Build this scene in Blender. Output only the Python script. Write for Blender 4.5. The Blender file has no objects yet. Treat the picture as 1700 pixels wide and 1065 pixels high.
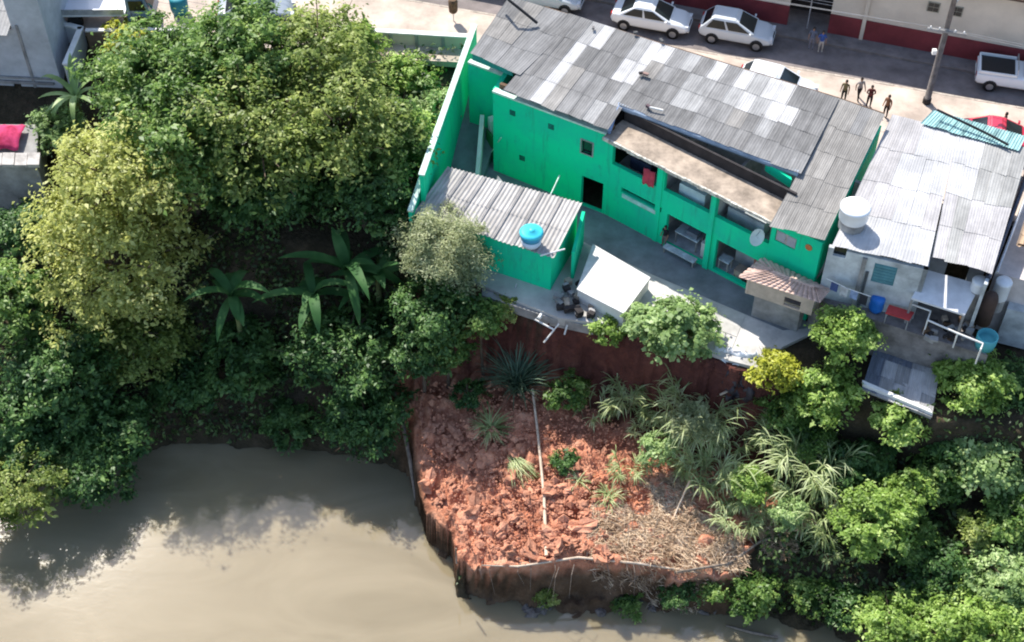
import bpy, math, random
import numpy as np
from mathutils import Vector, Matrix, noise

# ------------------------------------------------------------------ camera
sc = bpy.context.scene
C = sc.collection
R = math.radians
W_PX, H_PX, FPX, PITCH, CAMH = 1700.0, 1065.0, 2400.0, R(48), 48.0
cd = bpy.data.cameras.new('camera'); cam = bpy.data.objects.new('camera', cd); C.objects.link(cam)
cam.location = (0, 0, CAMH); cam.rotation_euler = (math.pi/2 - PITCH, 0, 0)
cd.sensor_fit = 'HORIZONTAL'; cd.sensor_width = 36.0; cd.lens = 36.0*FPX/W_PX
cd.clip_start = 0.5; cd.clip_end = 1500
sc.camera = cam
# ------------------------------------------------------------------ light
LIGHT = Vector((0.40, -0.75, -1.0)).normalized()          # direction the sunlight travels
wd = bpy.data.worlds.new('World'); sc.world = wd; wd.use_nodes = True
nt = wd.node_tree; bg = nt.nodes['Background']
sky = nt.nodes.new('ShaderNodeTexSky'); sky.sky_type = 'NISHITA'; sky.sun_disc = False
sky.sun_elevation = math.asin(-LIGHT.z)
sky.sun_rotation = math.atan2(-LIGHT.x, -LIGHT.y)
sky.air_density = 1.0; sky.dust_density = 1.0; sky.ozone_density = 1.0
nt.links.new(sky.outputs[0], bg.inputs[0]); bg.inputs[1].default_value = 0.15
sd = bpy.data.lights.new('sun', 'SUN'); sd.energy = 4.4; sd.angle = R(0.55); sd.color = (1.0, 0.955, 0.88)
sun = bpy.data.objects.new('sun', sd); C.objects.link(sun); sun.location = (0, 40, 60)
sun.rotation_euler = LIGHT.to_track_quat('-Z', 'Y').to_euler()
vs = sc.view_settings; vs.view_transform = 'Standard'; vs.look = 'None'; vs.exposure = 0.88; vs.gamma = 1.0
vs.use_curve_mapping = False
sc.render.engine = 'CYCLES'
sc.cycles.pixel_filter_type = 'BLACKMAN_HARRIS'; sc.cycles.filter_width = 2.0

# ------------------------------------------------------------------ helpers
def P(u, v, z):
    """point at height z seen at photo pixel (u, v): turns measurements into metres"""
    x = (u-W_PX/2)/FPX; y = (H_PX/2-v)/FPX
    d = (x, math.cos(PITCH)+y*math.sin(PITCH), -math.sin(PITCH)+y*math.cos(PITCH))
    t = (z-CAMH)/d[2]
    return Vector((d[0]*t, d[1]*t, z))
def onwall(u, v, A, B):
    """(metres along A->B, height) where the sight line of pixel (u, v) meets the upright plane through A, B"""
    x = (u-W_PX/2)/FPX; y = (H_PX/2-v)/FPX
    d = Vector((x, math.cos(PITCH)+y*math.sin(PITCH), -math.sin(PITCH)+y*math.cos(PITCH)))
    ab = Vector((B[0]-A[0], B[1]-A[1])); n = Vector((-ab.y, ab.x))
    t = (n.x*A[0]+n.y*A[1])/(n.x*d.x+n.y*d.y)
    p = d*t; L = ab.length
    return ((p.x-A[0])*ab.x+(p.y-A[1])*ab.y)/L, CAMH+p.z

MATS = {}
def mat(name, col, rough=0.8, var=0.12, scale=1.5, col2=None, bump=0.0, bscale=20.0, spec=0.3, metal=0.0, streak=None, objvar=0.0):
    if name in MATS: return MATS[name]
    m = bpy.data.materials.new(name); m.use_nodes = True; t = m.node_tree; N = t.nodes; Lk = t.links
    b = N['Principled BSDF']; b.inputs['Roughness'].default_value = rough
    b.inputs['Specular IOR Level'].default_value = spec; b.inputs['Metallic'].default_value = metal
    geo = N.new('ShaderNodeNewGeometry')
    src = geo.outputs['Position']
    if streak:
        uv = N.new('ShaderNodeUVMap'); mp = N.new('ShaderNodeMapping'); mp.inputs['Scale'].default_value = streak
        Lk.new(uv.outputs[0], mp.inputs[0]); src = mp.outputs[0]
    nz = N.new('ShaderNodeTexNoise'); nz.inputs['Scale'].default_value = scale; nz.inputs['Detail'].default_value = 6
    nz.inputs['Roughness'].default_value = 0.65
    Lk.new(src, nz.inputs['Vector'])
    rp = N.new('ShaderNodeValToRGB')
    c2 = col2 if col2 else tuple(max(0, c*(1-2*var)) for c in col)
    c1 = col if col2 else tuple(min(1, c*(1+var)) for c in col)
    rp.color_ramp.elements[0].position = 0.33; rp.color_ramp.elements[0].color = (*c2, 1)
    rp.color_ramp.elements[1].position = 0.67; rp.color_ramp.elements[1].color = (*c1, 1)
    Lk.new(nz.outputs[0], rp.inputs[0]); out = rp.outputs[0]
    if streak:
        n3 = N.new('ShaderNodeTexNoise'); n3.inputs['Scale'].default_value = .55; n3.inputs['Detail'].default_value = 7; n3.inputs['Roughness'].default_value = .7; Lk.new(geo.outputs['Position'], n3.inputs['Vector'])
        m3 = N.new('ShaderNodeMapRange'); m3.inputs[1].default_value = .35; m3.inputs[2].default_value = .65; m3.inputs[3].default_value = .74; m3.inputs[4].default_value = 1.1; Lk.new(n3.outputs[0], m3.inputs[0])
        x3 = N.new('ShaderNodeMix'); x3.data_type = 'RGBA'; x3.blend_type = 'MULTIPLY'; x3.inputs[0].default_value = 1; Lk.new(out, x3.inputs[6]); Lk.new(m3.outputs[0], x3.inputs[7]); out = x3.outputs[2]
    if objvar:
        oi = N.new('ShaderNodeObjectInfo'); mr = N.new('ShaderNodeMapRange')
        mr.inputs[3].default_value = 1-objvar; mr.inputs[4].default_value = 1+objvar
        Lk.new(oi.outputs['Random'], mr.inputs[0])
        mx = N.new('ShaderNodeMix'); mx.data_type = 'RGBA'; mx.blend_type = 'MULTIPLY'; mx.inputs[0].default_value = 1
        Lk.new(out, mx.inputs[6]); Lk.new(mr.outputs[0], mx.inputs[7]); out = mx.outputs[2]
    Lk.new(out, b.inputs['Base Color'])
    if bump:
        n2 = N.new('ShaderNodeTexNoise'); n2.inputs['Scale'].default_value = bscale; n2.inputs['Detail'].default_value = 4
        Lk.new(geo.outputs['Position'], n2.inputs['Vector'])
        bp = N.new('ShaderNodeBump'); bp.inputs['Strength'].default_value = bump; bp.inputs['Distance'].default_value = 0.1
        Lk.new(n2.outputs[0], bp.inputs['Height']); Lk.new(bp.outputs[0], b.inputs['Normal'])
    MATS[name] = m; return m
def leafmat(name, c_dark, c_mid, c_lite, trans=0.3, rough=0.45, spec=0.35):
    if name in MATS: return MATS[name]
    m = bpy.data.materials.new(name); m.use_nodes = True; t = m.node_tree; N = t.nodes; Lk = t.links
    b = N['Principled BSDF']; b.inputs['Roughness'].default_value = rough; b.inputs['Specular IOR Level'].default_value = spec
    geo = N.new('ShaderNodeNewGeometry'); nz = N.new('ShaderNodeTexNoise'); nz.inputs['Scale'].default_value = 0.75
    nz.inputs['Detail'].default_value = 3; Lk.new(geo.outputs['Position'], nz.inputs['Vector'])
    ad = N.new('ShaderNodeMath'); ad.operation = 'MULTIPLY_ADD'; ad.inputs[1].default_value = 0.45
    Lk.new(geo.outputs['Random Per Island'], ad.inputs[0])
    sb = N.new('ShaderNodeMath'); sb.operation = 'MULTIPLY_ADD'; sb.inputs[1].default_value = 1.6; sb.inputs[2].default_value = -0.52
    Lk.new(nz.outputs[0], sb.inputs[0]); Lk.new(sb.outputs[0], ad.inputs[2])
    rp = N.new('ShaderNodeValToRGB'); e = rp.color_ramp.elements
    e[0].position = 0.1; e[0].color = (*c_dark, 1); e[1].position = 0.95; e[1].color = (*c_lite, 1)
    k = e.new(0.5); k.color = (*c_mid, 1)
    Lk.new(ad.outputs[0], rp.inputs[0]); Lk.new(rp.outputs[0], b.inputs['Base Color'])
    tr = N.new('ShaderNodeBsdfTranslucent'); Lk.new(rp.outputs[0], tr.inputs['Color'])
    mx = N.new('ShaderNodeMixShader'); mx.inputs[0].default_value = trans
    Lk.new(b.outputs[0], mx.inputs[1]); Lk.new(tr.outputs[0], mx.inputs[2])
    Lk.new(mx.outputs[0], N['Material Output'].inputs['Surface'])
    MATS[name] = m; return m

ORG = {}
def tag(o, label=None, cat=None, group=None, kind=None):
    if label: o['label'] = label
    if cat: o['category'] = cat
    if group: o['group'] = group
    if kind: o['kind'] = kind
    return o
def thing(name, label, cat, base, group=None, local=False, rz=0.0):
    o = bpy.data.objects.new(name, None); C.objects.link(o); o.empty_display_size = 0.3
    o.location = base; o.rotation_euler = (0, 0, rz)
    ORG[o.name] = Vector((0, 0, 0)) if local else Vector(base)
    return tag(o, label, cat, group)
def link(name, me, parent=None):
    o = bpy.data.objects.new(name, me); C.objects.link(o)
    if parent is not None:
        o.parent = parent; ORG[o.name] = ORG[parent.name]
    else:
        ORG[o.name] = Vector((0, 0, 0))
    return o
class MB:
    def __init__(s): s.v = []; s.f = []; s.uv = {}
    def add(s, vs, fs):
        n = len(s.v); s.v += [Vector(q) for q in vs]; s.f += [tuple(i+n for i in f) for f in fs]; return s
    def hexa(s, b4, t4):
        return s.add(list(b4)+list(t4), [(3, 2, 1, 0), (4, 5, 6, 7), (0, 1, 5, 4), (1, 2, 6, 5), (2, 3, 7, 6), (3, 0, 4, 7)])
    def box(s, c, size, rz=0.0, M=None):
        hx, hy, hz = size[0]/2, size[1]/2, size[2]/2
        q = [Vector((x*hx, y*hy, z*hz)) for z in (-1, 1) for x, y in ((-1, -1), (1, -1), (1, 1), (-1, 1))]
        m = M if M is not None else Matrix.Rotation(rz, 3, 'Z')
        q = [m @ k + Vector(c) for k in q]
        return s.hexa(q[:4], q[4:])
    def prism(s, poly, z0, z1):
        n = len(poly)
        z0f = (lambda i: z0) if not isinstance(z0, (list, tuple)) else (lambda i: z0[i])
        z1f = (lambda i: z1) if not isinstance(z1, (list, tuple)) else (lambda i: z1[i])
        vs = [(p[0], p[1], z0f(i)) for i, p in enumerate(poly)]+[(p[0], p[1], z1f(i)) for i, p in enumerate(poly)]
        a = sum(poly[i][0]*poly[(i+1) % n][1]-poly[(i+1) % n][0]*poly[i][1] for i in range(n))
        fs = [tuple(range(n-1, -1, -1)), tuple(range(n, 2*n))]+[(i, (i+1) % n, n+(i+1) % n, n+i) for i in range(n)]
        if a < 0: fs = [tuple(reversed(f)) for f in fs]
        return s.add(vs, fs)
    def tube(s, pts, rad, n=6, cap=True):
        pts = [Vector(p) for p in pts]
        if not isinstance(rad, (list, tuple)): rad = [rad]*len(pts)
        base = len(s.v); ref = Vector((0, 0, 1)); fs = []; vs = []
        for i, p in enumerate(pts):
            d = (pts[min(i+1, len(pts)-1)]-pts[max(i-1, 0)]).normalized()
            r = ref if abs(d.dot(ref)) < 0.95 else Vector((1, 0, 0))
            a = d.cross(r).normalized(); b = d.cross(a)
            for k in range(n):
                t = 2*math.pi*k/n; vs.append(p+(a*math.cos(t)+b*math.sin(t))*rad[i])
        for i in range(len(pts)-1):
            for k in range(n):
                fs.append((i*n+k, i*n+(k+1) % n, (i+1)*n+(k+1) % n, (i+1)*n+k))
        if cap: fs += [tuple(range(n)), tuple(range((len(pts)-1)*n+n-1, (len(pts)-1)*n-1, -1))]
        return s.add(vs, fs)
    def lathe(s, c, prof, n=20):
        vs = []; fs = []
        for r, z in prof:
            for k in range(n):
                t = 2*math.pi*k/n; vs.append((c[0]+r*math.cos(t), c[1]+r*math.sin(t), c[2]+z))
        for i in range(len(prof)-1):
            for k in range(n): fs.append((i*n+k, i*n+(k+1) % n, (i+1)*n+(k+1) % n, (i+1)*n+k))
        fs += [tuple(range(n-1, -1, -1)), tuple((len(prof)-1)*n+k for k in range(n))]
        return s.add(vs, fs)
    def blob(s, c, r, seed=0, rough=0.25, n=6, m=9):
        rr = random.Random(seed); off = Vector((rr.uniform(-50, 50), rr.uniform(-50, 50), rr.uniform(-50, 50)))
        vs = []; fs = []
        for i in range(n+1):
            th = math.pi*i/n
            for k in range(m if 0 < i < n else 1):
                ph = 2*math.pi*k/m; d = Vector((math.sin(th)*math.cos(ph), math.sin(th)*math.sin(ph), math.cos(th)))
                q = 1+rough*noise.noise(d*1.7+off)*1.6
                vs.append(Vector((d.x*r[0], d.y*r[1], d.z*r[2]))*q+Vector(c))
        idx = lambda i, k: 0 if i == 0 else (1+(n-1)*m if i == n else 1+(i-1)*m+k % m)
        for i in range(n):
            for k in range(m):
                if i == 0: fs.append((0, idx(1, k), idx(1, k+1)))
                elif i == n-1: fs.append((idx(i, k), idx(n, 0), idx(i, k+1)))
                else: fs.append((idx(i, k), idx(i+1, k), idx(i+1, k+1), idx(i, k+1)))
        return s.add(vs, fs)
    def mesh(s, name, m, org=None, smooth=False):
        me = bpy.data.meshes.new(name)
        o = org if org is not None else Vector((0, 0, 0))
        me.from_pydata([tuple(q-o) for q in s.v], [], s.f)
        me.materials.append(m)
        if smooth: me.polygons.foreach_set('use_smooth', [True]*len(me.polygons))
        me.update(); return me
    def build(s, name, m, parent=None, smooth=False, org=None):
        og = ORG[parent.name] if parent is not None else (org or Vector((0, 0, 0)))
        o = link(name, s.mesh(name, m, og, smooth), parent)
        if parent is None and org is not None: o.location = org; ORG[o.name] = Vector(org)
        return o
def dup(src, parent, name=None):
    c = src.copy(); C.objects.link(c); c.parent = parent; ORG[c.name] = ORG[parent.name] if parent else Vector((0, 0, 0)); return c

def wallmesh(A, B, z0, z1, th, holes=()):
    """upright wall slab from A to B (seen face on the right-hand side going A->B), with real openings (s0,s1,z0,z1)"""
    A = Vector((A[0], A[1])); B = Vector((B[0], B[1])); L = (B-A).length; d = (B-A)/L; nrm = Vector((-d.y, d.x))
    ss = sorted({0.0, L}|{min(max(h[i], 0), L) for h in holes for i in (0, 1)})
    zz = sorted({z0, z1}|{min(max(h[i], z0), z1) for h in holes for i in (2, 3)})
    op = lambda s, z: any(h[0] < s < h[1] and h[2] < z < h[3] for h in holes)
    ns, nz_ = len(ss)-1, len(zz)-1
    solid = [[not op((ss[i]+ss[i+1])/2, (zz[k]+zz[k+1])/2) for k in range(nz_)] for i in range(ns)]
    sol = lambda i, k: 0 <= i < ns and 0 <= k < nz_ and solid[i][k]
    mb = MB()
    pt = lambda s, z, o: Vector((A.x+d.x*s+nrm.x*o, A.y+d.y*s+nrm.y*o, z))
    for i in range(ns):
        for k in range(nz_):
            if not solid[i][k]: continue
            a, b, c, e = ss[i], ss[i+1], zz[k], zz[k+1]
            q = lambda *p: mb.add(p, [(0, 1, 2, 3)])
            q(pt(a, c, 0), pt(b, c, 0), pt(b, e, 0), pt(a, e, 0))
            q(pt(b, c, th), pt(a, c, th), pt(a, e, th), pt(b, e, th))
            if not sol(i-1, k): q(pt(a, c, th), pt(a, c, 0), pt(a, e, 0), pt(a, e, th))
            if not sol(i+1, k): q(pt(b, c, 0), pt(b, c, th), pt(b, e, th), pt(b, e, 0))
            if not sol(i, k+1): q(pt(a, e, 0), pt(b, e, 0), pt(b, e, th), pt(a, e, th))
            if not sol(i, k-1): q(pt(a, c, th), pt(b, c, th), pt(b, c, 0), pt(a, c, 0))
    return mb
def sheets(parent, TL, TR, BR, BL, ncol, nrow, tone, waves=6, amp=0.012, name='roof_sheet', over=0.16, seed=1, sag=0.018, miss=()):
    """corrugated roof sheets, each its own object; columns run from the TL-TR edge down to BL-BR"""
    rr = random.Random(seed); TL, TR, BR, BL = map(Vector, (TL, TR, BR, BL))
    up = (TR-TL).cross(BL-TL).normalized()
    if up.z < 0: up = -up
    Ls = ((BL-TL).length+(BR-TR).length)/2
    bil = lambda s, t: (TL*(1-s)+TR*s)*(1-t)+(BL*(1-s)+BR*s)*t
    n = waves*4
    for r in range(nrow):
        for c in range(ncol):
            if (r, c) in miss: continue
            s0, s1 = c/ncol-0.004, (c+1)/ncol+0.004
            t0, t1 = r/nrow, (r+1)/nrow+over/Ls*rr.uniform(0.6, 1.3)
            tw = rr.uniform(-1, 1)*sag; lift = 0.02+0.006*(c % 2); vs = []; uvs = []; fs = []
            dt = rr.uniform(-1, 1)*0.012/ max(1, 1)
            for j in range(3):
                t = t0+(t1-t0)*j/2
                for i in range(n+1):
                    s = s0+(s1-s0)*i/n
                    h = amp*math.cos(2*math.pi*waves*i/n)+lift+0.014*(j/2)+tw*(i/n-0.5)+(-sag*0.8 if j == 1 else 0)
                    if j == 2: t = t1+dt*(i/n-0.5)
                    vs.append(bil(s, t)+up*h); uvs.append((c+i/n, t*Ls+c*3.7+r*1.3))
            for j in range(2):
                for i in range(n): fs.append((j*(n+1)+i, (j+1)*(n+1)+i, (j+1)*(n+1)+i+1, j*(n+1)+i+1))
            me = bpy.data.meshes.new(name); og = ORG[parent.name]
            me.from_pydata([tuple(q-og) for q in vs], [], fs)
            me.materials.append(tone(r, c, rr)); ul = me.uv_layers.new(name='UVMap')
            for p in me.polygons:
                for li in p.loop_indices: ul.data[li].uv = uvs[me.loops[li].vertex_index]
            me.polygons.foreach_set('use_smooth', [True]*len(me.polygons)); me.update()
            link(name, me, parent)
# ------------------------------------------------------------------ terrain
def contour(pts):
    w = [(P(u, v, z) if len(t) == 3 else None) for t in pts for (u, v, z) in [t]]
    w.sort(key=lambda q: q.x)
    return np.array([q.x for q in w]), np.array([q.y for q in w]), np.array([q.z for q in w])
WATER = -11.0
wedge = contour([(-300, 850, WATER), (0, 805, WATER), (130, 785, WATER), (300, 735, WATER), (450, 742, WATER), (560, 752, WATER), (640, 765, WATER),
                 (680, 790, WATER), (694, 845, WATER), (710, 898, WATER), (735, 918, WATER), (751, 928, WATER), (759, 982, WATER), (830, 1000, WATER), (900, 1014, WATER), (1000, 1008, WATER), (1100, 1000, WATER),
                 (1200, 1020, WATER), (1300, 1030, WATER), (1400, 1062, WATER), (1500, 1095, WATER), (1700, 1130, WATER), (2000, 1180, WATER)])
lip = contour([(-300, 790, -10.4), (0, 765, -10.3), (130, 740, -10.2), (300, 695, -10), (450, 700, -10), (560, 712, -10), (640, 722, -9.8), (680, 750, -9.5), (694, 806, -9.2), (710, 862, -9.0), (735, 882, -8.9), (751, 890, -8.85),
               (759, 936, -8.75), (850, 945, -8.6), (950, 925, -8.4), (1050, 930, -8.4), (1130, 955, -8.8), (1200, 955, -8.8), (1300, 930, -8.6),
               (1400, 965, -8.6), (1500, 1000, -8.8), (1700, 1040, -8.8), (2000, 1100, -8.8)])
shelf = (lip[0], lip[1]-0.75, np.full_like(lip[0], -10.6))          # mud shelf at the waterline
cbase = contour([(-300, 620, -8), (0, 600, -8), (300, 600, -8), (560, 610, -8), (640, 612, -7.8), (690, 620, -7.6), (800, 605, -7.6), (900, 632, -7.5), (1000, 652, -7.4),
                 (1100, 690, -7.2), (1250, 720, -6.8), (1350, 735, -6.8), (1500, 790, -7), (1700, 850, -7), (2000, 920, -7)])
ctop = contour([(-300, 300, -4.2), (0, 300, -4.2), (120, 310, -3.8), (300, 350, -3.2), (600, 425, -3.2), (680, 445, -3.1), (790, 480, -3), (900, 524, -3), (1000, 540, -3), (1100, 578, -3),
                (1170, 603, -3), (1250, 625, -3), (1350, 618, -3), (1430, 655, -3), (1545, 700, -3), (1620, 700, -3), (1700, 720, -3), (2000, 790, -3)])
kback = (np.array([-60., -23, -20, -10, -5, -0.9, 4.8, 13.9, 20.6, 60]), np.array([57.2, 57.2, 57.0, 57, 57.5, 58.5, 55.5, 48.8, 46.5, 33]), np.array([-3.7, -3.7, -2.4, -1.9, -2.2, -3, -3, -3, -3, -3]))
kfront = (np.array([-60., -8, -2, 0, 17.5, 24, 60]), np.array([71., 63.1, 62.6, 61.3, 53, 50.5, 38]), np.array([-.25]*7))
def ground(x, y):
    x = np.atleast_1d(np.asarray(x, float)); y = np.atleast_1d(np.asarray(y, float))
    ys = []; zs = []
    we = np.interp(x, wedge[0], wedge[1])
    ys += [np.full_like(x, -400.), we-2.2]; zs += [np.full_like(x, -14.), np.full_like(x, -12.8)]
    for k, (cx, cy, cz) in enumerate((wedge, shelf, lip, cbase, ctop, kback, kfront)):
        ys.append(np.maximum(np.interp(x, cx, cy), ys[-1]+0.12)); zs.append(np.interp(x, cx, cz))
    ys.append(ys[-1]+300); zs.append(np.full_like(x, -0.25))
    ys = np.array(ys); zs = np.array(zs); z = np.full_like(x, -0.25)
    for k in range(len(ys)-1):
        m = (y >= ys[k]) & (y < ys[k+1])
        t = (y-ys[k])/np.maximum(ys[k+1]-ys[k], 1e-6)
        z = np.where(m, zs[k]*(1-t)+zs[k+1]*t, z)
    return z
gz = lambda x, y: float(ground(x, y)[0])
def inpoly(x, y, poly):
    ins = np.zeros(x.shape, bool); n = len(poly)
    for i in range(n):
        x1, y1 = poly[i]; x2, y2 = poly[(i+1) % n]
        c = ((y1 > y) != (y2 > y)) & (x < (x2-x1)*(y-y1)/(y2-y1+1e-12)+x1)
        ins ^= c
    return ins
scar = [(P(u, v, z).x, P(u, v, z).y) for u, v, z in [(690, 455, -3), (790, 470, -3), (900, 515, -3), (1000, 530, -3), (1100, 565, -3), (1250, 612, -3), (1285, 720, -6.8), (1270, 900, -8.5),
        (1200, 1030, -11), (1000, 1030, -11), (830, 1020, -11), (700, 940, -11), (670, 830, -11), (645, 700, -9), (650, 610, -7.6)]]
xs = np.concatenate([np.linspace(-250, -36, 20), np.arange(-35, -5.6, 0.22), np.arange(-5.5, -.8, 0.06), np.arange(-.7, 33, 0.22), np.linspace(34, 250, 20)])
ysg = np.concatenate([np.linspace(-250, 24, 16), np.concatenate([np.arange(25, 33, 0.22), np.arange(33, 41, 0.11), np.arange(41.1, 66, 0.22)]), np.linspace(67, 300, 12)])
X, Y = np.meshgrid(xs, ysg); fx, fy = X.ravel(), Y.ravel()
Zb = ground(fx, fy)
soil = np.zeros_like(fx)
jx = fx+np.array([noise.noise((a*0.5, b*0.5, 3.1)) for a, b in zip(fx, fy)])*0.9
jy = fy+np.array([noise.noise((a*0.5, b*0.5, 9.7)) for a, b in zip(fx, fy)])*0.5
soil[inpoly(jx, jy, scar)] = 1.0
wet_shade = np.clip((Zb+8.75)/-0.45, 0, 1)*0.92  # wet soil and the lip's shadow, both put into the bank colour
near = (fx > -35) & (fx < 33) & (fy > 25) & (fy < 64)
rough = np.zeros_like(fx)
for i in np.nonzero(near)[0]:
    p = (fx[i]*0.6, fy[i]*0.6, Zb[i]*0.6)
    if soil[i] > 0.5 and Zb[i] < -3.4:
        q = (fx[i]*1.1, fy[i]*1.1, Zb[i]*0.5)
        rough[i] = 0.42*noise.fractal(q, 0.95, 2.2, 5)+0.5*abs(noise.noise((fx[i]*1.6, fy[i]*1.6, 4)))-0.3+0.75*(1-abs(noise.noise((fx[i]*.8+noise.noise((fx[i], fy[i], 2))*.5, fy[i]*.8, 7.7)))*2)*.5
    elif Zb[i] < -3.25:
        rough[i] = 0.45*noise.fractal(p, 0.8, 2.1, 4)
rough[(Zb > -10.55) & (Zb < -8.85) & (soil > .5)] *= 0.25
# ragged cliff: push the scar's upright face back and forth
Y2 = fy.copy()
for i in np.nonzero(near & (soil > 0.5) & (Zb < -3.2) & (Zb > -7.8))[0]:
    Y2[i] += 0.35*noise.fractal((fx[i]*0.9, Zb[i]*0.7, 1.7), 0.7, 2.0, 3)
for i in np.nonzero(near & (soil > .5) & (Zb < -8.7) & (Zb > -10.8))[0]:
    Y2[i] += 0.30*noise.fractal((fx[i]*1.1, Zb[i]*1.1, 6.3), 0.8, 2.0, 4)
Zf = Zb+rough
me = bpy.data.meshes.new('terrain'); nx, ny = len(xs), len(ysg)
idx = np.arange(nx*ny).reshape(ny, nx)
q = np.stack([idx[:-1, :-1], idx[:-1, 1:], idx[1:, 1:], idx[1:, :-1]], -1).reshape(-1, 4)
def rawmesh(me, verts, quads, smooth=False):
    me.vertices.add(len(verts)); me.vertices.foreach_set('co', np.asarray(verts, np.float32).ravel())
    me.loops.add(quads.size); me.loops.foreach_set('vertex_index', quads.astype(np.int32).ravel())
    me.polygons.add(len(quads)); me.polygons.foreach_set('loop_start', np.arange(0, quads.size, quads.shape[1], dtype=np.int32))
    if smooth: me.polygons.foreach_set('use_smooth', np.ones(len(quads), bool))
    me.update(calc_edges=True); me.validate()
rawmesh(me, np.stack([fx, Y2, Zf], -1), q, True)
at = me.attributes.new('soil', 'FLOAT', 'POINT'); at.data.foreach_set('value', (soil*(1-wet_shade)).astype(np.float32))
at = me.attributes.new('clay', 'FLOAT', 'POINT')          # shade of the upright cut put into the soil colour by height
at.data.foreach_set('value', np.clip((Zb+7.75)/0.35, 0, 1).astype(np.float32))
tm = bpy.data.materials.new('terrain_soil'); tm.use_nodes = True; t = tm.node_tree; N = t.nodes; Lk = t.links
b = N['Principled BSDF']; b.inputs['Roughness'].default_value = 0.95; b.inputs['Specular IOR Level'].default_value = 0.1
geo = N.new('ShaderNodeNewGeometry'); n1 = N.new('ShaderNodeTexNoise'); n1.inputs['Scale'].default_value = 0.8; n1.inputs['Detail'].default_value = 9; n1.inputs['Roughness'].default_value = .75
Lk.new(geo.outputs['Position'], n1.inputs['Vector'])
def ramp(cols):
    r = N.new('ShaderNodeValToRGB'); e = r.color_ramp.elements; e[0].position, e[0].color = cols[0][0], (*cols[0][1], 1); e[1].position, e[1].color = cols[-1][0], (*cols[-1][1], 1)
    for p_, c_ in cols[1:-1]: k = e.new(p_); k.color = (*c_, 1)
    Lk.new(n1.outputs[0], r.inputs[0]); return r
rs = ramp([(0.3, (0.16, 0.058, 0.036)), (0.47, (0.48, 0.195, 0.115)), (0.6, (0.60, 0.295, 0.185)), (0.75, (0.64, 0.41, 0.29))])
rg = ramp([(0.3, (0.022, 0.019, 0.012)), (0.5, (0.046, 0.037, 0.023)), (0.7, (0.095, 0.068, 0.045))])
aa = N.new('ShaderNodeAttribute'); aa.attribute_name = 'soil'
r_cutshade = ramp([(0.3, (0.05, 0.02, 0.017)), (0.5, (0.10, 0.037, 0.029)), (0.72, (0.17, 0.065, 0.046))])  # dark ramp that paints the shade of the upright cut
a_cutshade = N.new('ShaderNodeAttribute'); a_cutshade.attribute_name = 'clay'  # mask for the painted cut shade
mc = N.new('ShaderNodeMix'); mc.data_type = 'RGBA'; Lk.new(a_cutshade.outputs['Fac'], mc.inputs[0]); Lk.new(rs.outputs[0], mc.inputs[6]); Lk.new(r_cutshade.outputs[0], mc.inputs[7]); rs = mc
mx = N.new('ShaderNodeMix'); mx.data_type = 'RGBA'; Lk.new(aa.outputs['Fac'], mx.inputs[0]); Lk.new(rg.outputs[0], mx.inputs[6]); Lk.new(rs.outputs[2], mx.inputs[7])
Lk.new(mx.outputs[2], b.inputs['Base Color'])
n2 = N.new('ShaderNodeTexNoise'); n2.inputs['Scale'].default_value = 6; n2.inputs['Detail'].default_value = 6; Lk.new(geo.outputs['Position'], n2.inputs['Vector'])
bp = N.new('ShaderNodeBump'); bp.inputs['Strength'].default_value = 0.8; bp.inputs['Distance'].default_value = 0.15; Lk.new(n2.outputs[0], bp.inputs['Height']); Lk.new(bp.outputs[0], b.inputs['Normal'])
me.materials.append(tm)
tag(link('terrain', me), kind='structure', label='river bank falling from the yards to the river, with a raw red landslide scar')

# ------------------------------------------------------------------ river
wm = bpy.data.materials.new('silty_water'); wm.use_nodes = True; t = wm.node_tree; N = t.nodes; Lk = t.links
b = N['Principled BSDF']; b.inputs['Roughness'].default_value = 0.07; b.inputs['IOR'].default_value = 1.5; b.inputs['Specular IOR Level'].default_value = 0.6
b.subsurface_method = 'BURLEY'; b.inputs['Subsurface Weight'].default_value = 0.8; b.inputs['Subsurface Radius'].default_value = (1.0, 0.8, 0.55); b.inputs['Subsurface Scale'].default_value = 0.45
geo = N.new('ShaderNodeNewGeometry'); mp = N.new('ShaderNodeMapping'); mp.inputs['Scale'].default_value = (0.07, 0.17, 1); mp.inputs['Rotation'].default_value = (0, 0, R(-12))
Lk.new(geo.outputs['Position'], mp.inputs[0])
n1 = N.new('ShaderNodeTexNoise'); n1.inputs['Scale'].default_value = 1.6; n1.inputs['Detail'].default_value = 5; n1.inputs['Distortion'].default_value = 1.4; Lk.new(mp.outputs[0], n1.inputs['Vector'])
r = N.new('ShaderNodeValToRGB'); e = r.color_ramp.elements; e[0].position = .3; e[0].color = (0.185, 0.15, 0.09, 1); e[1].position = .75; e[1].color = (0.27, 0.222, 0.142, 1)
Lk.new(n1.outputs[0], r.inputs[0]); Lk.new(r.outputs[0], b.inputs['Base Color'])
n2 = N.new('ShaderNodeTexNoise'); n2.inputs['Scale'].default_value = 2.2; n2.inputs['Detail'].default_value = 4; n2.inputs['Distortion'].default_value = .8
mp2 = N.new('ShaderNodeMapping'); mp2.inputs['Scale'].default_value = (0.5, 1.0, 1); mp2.inputs['Rotation'].default_value = (0, 0, R(-12)); Lk.new(geo.outputs['Position'], mp2.inputs[0]); Lk.new(mp2.outputs[0], n2.inputs['Vector'])
bp = N.new('ShaderNodeBump'); bp.inputs['Strength'].default_value = 0.06; bp.inputs['Distance'].default_value = 0.04; Lk.new(n2.outputs[0], bp.inputs['Height']); Lk.new(bp.outputs[0], b.inputs['Normal'])
mb = MB(); mb.add([(-250, -250, WATER), (250, -250, WATER), (250, 60, WATER), (-250, 60, WATER)], [(0, 1, 2, 3)])
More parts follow.
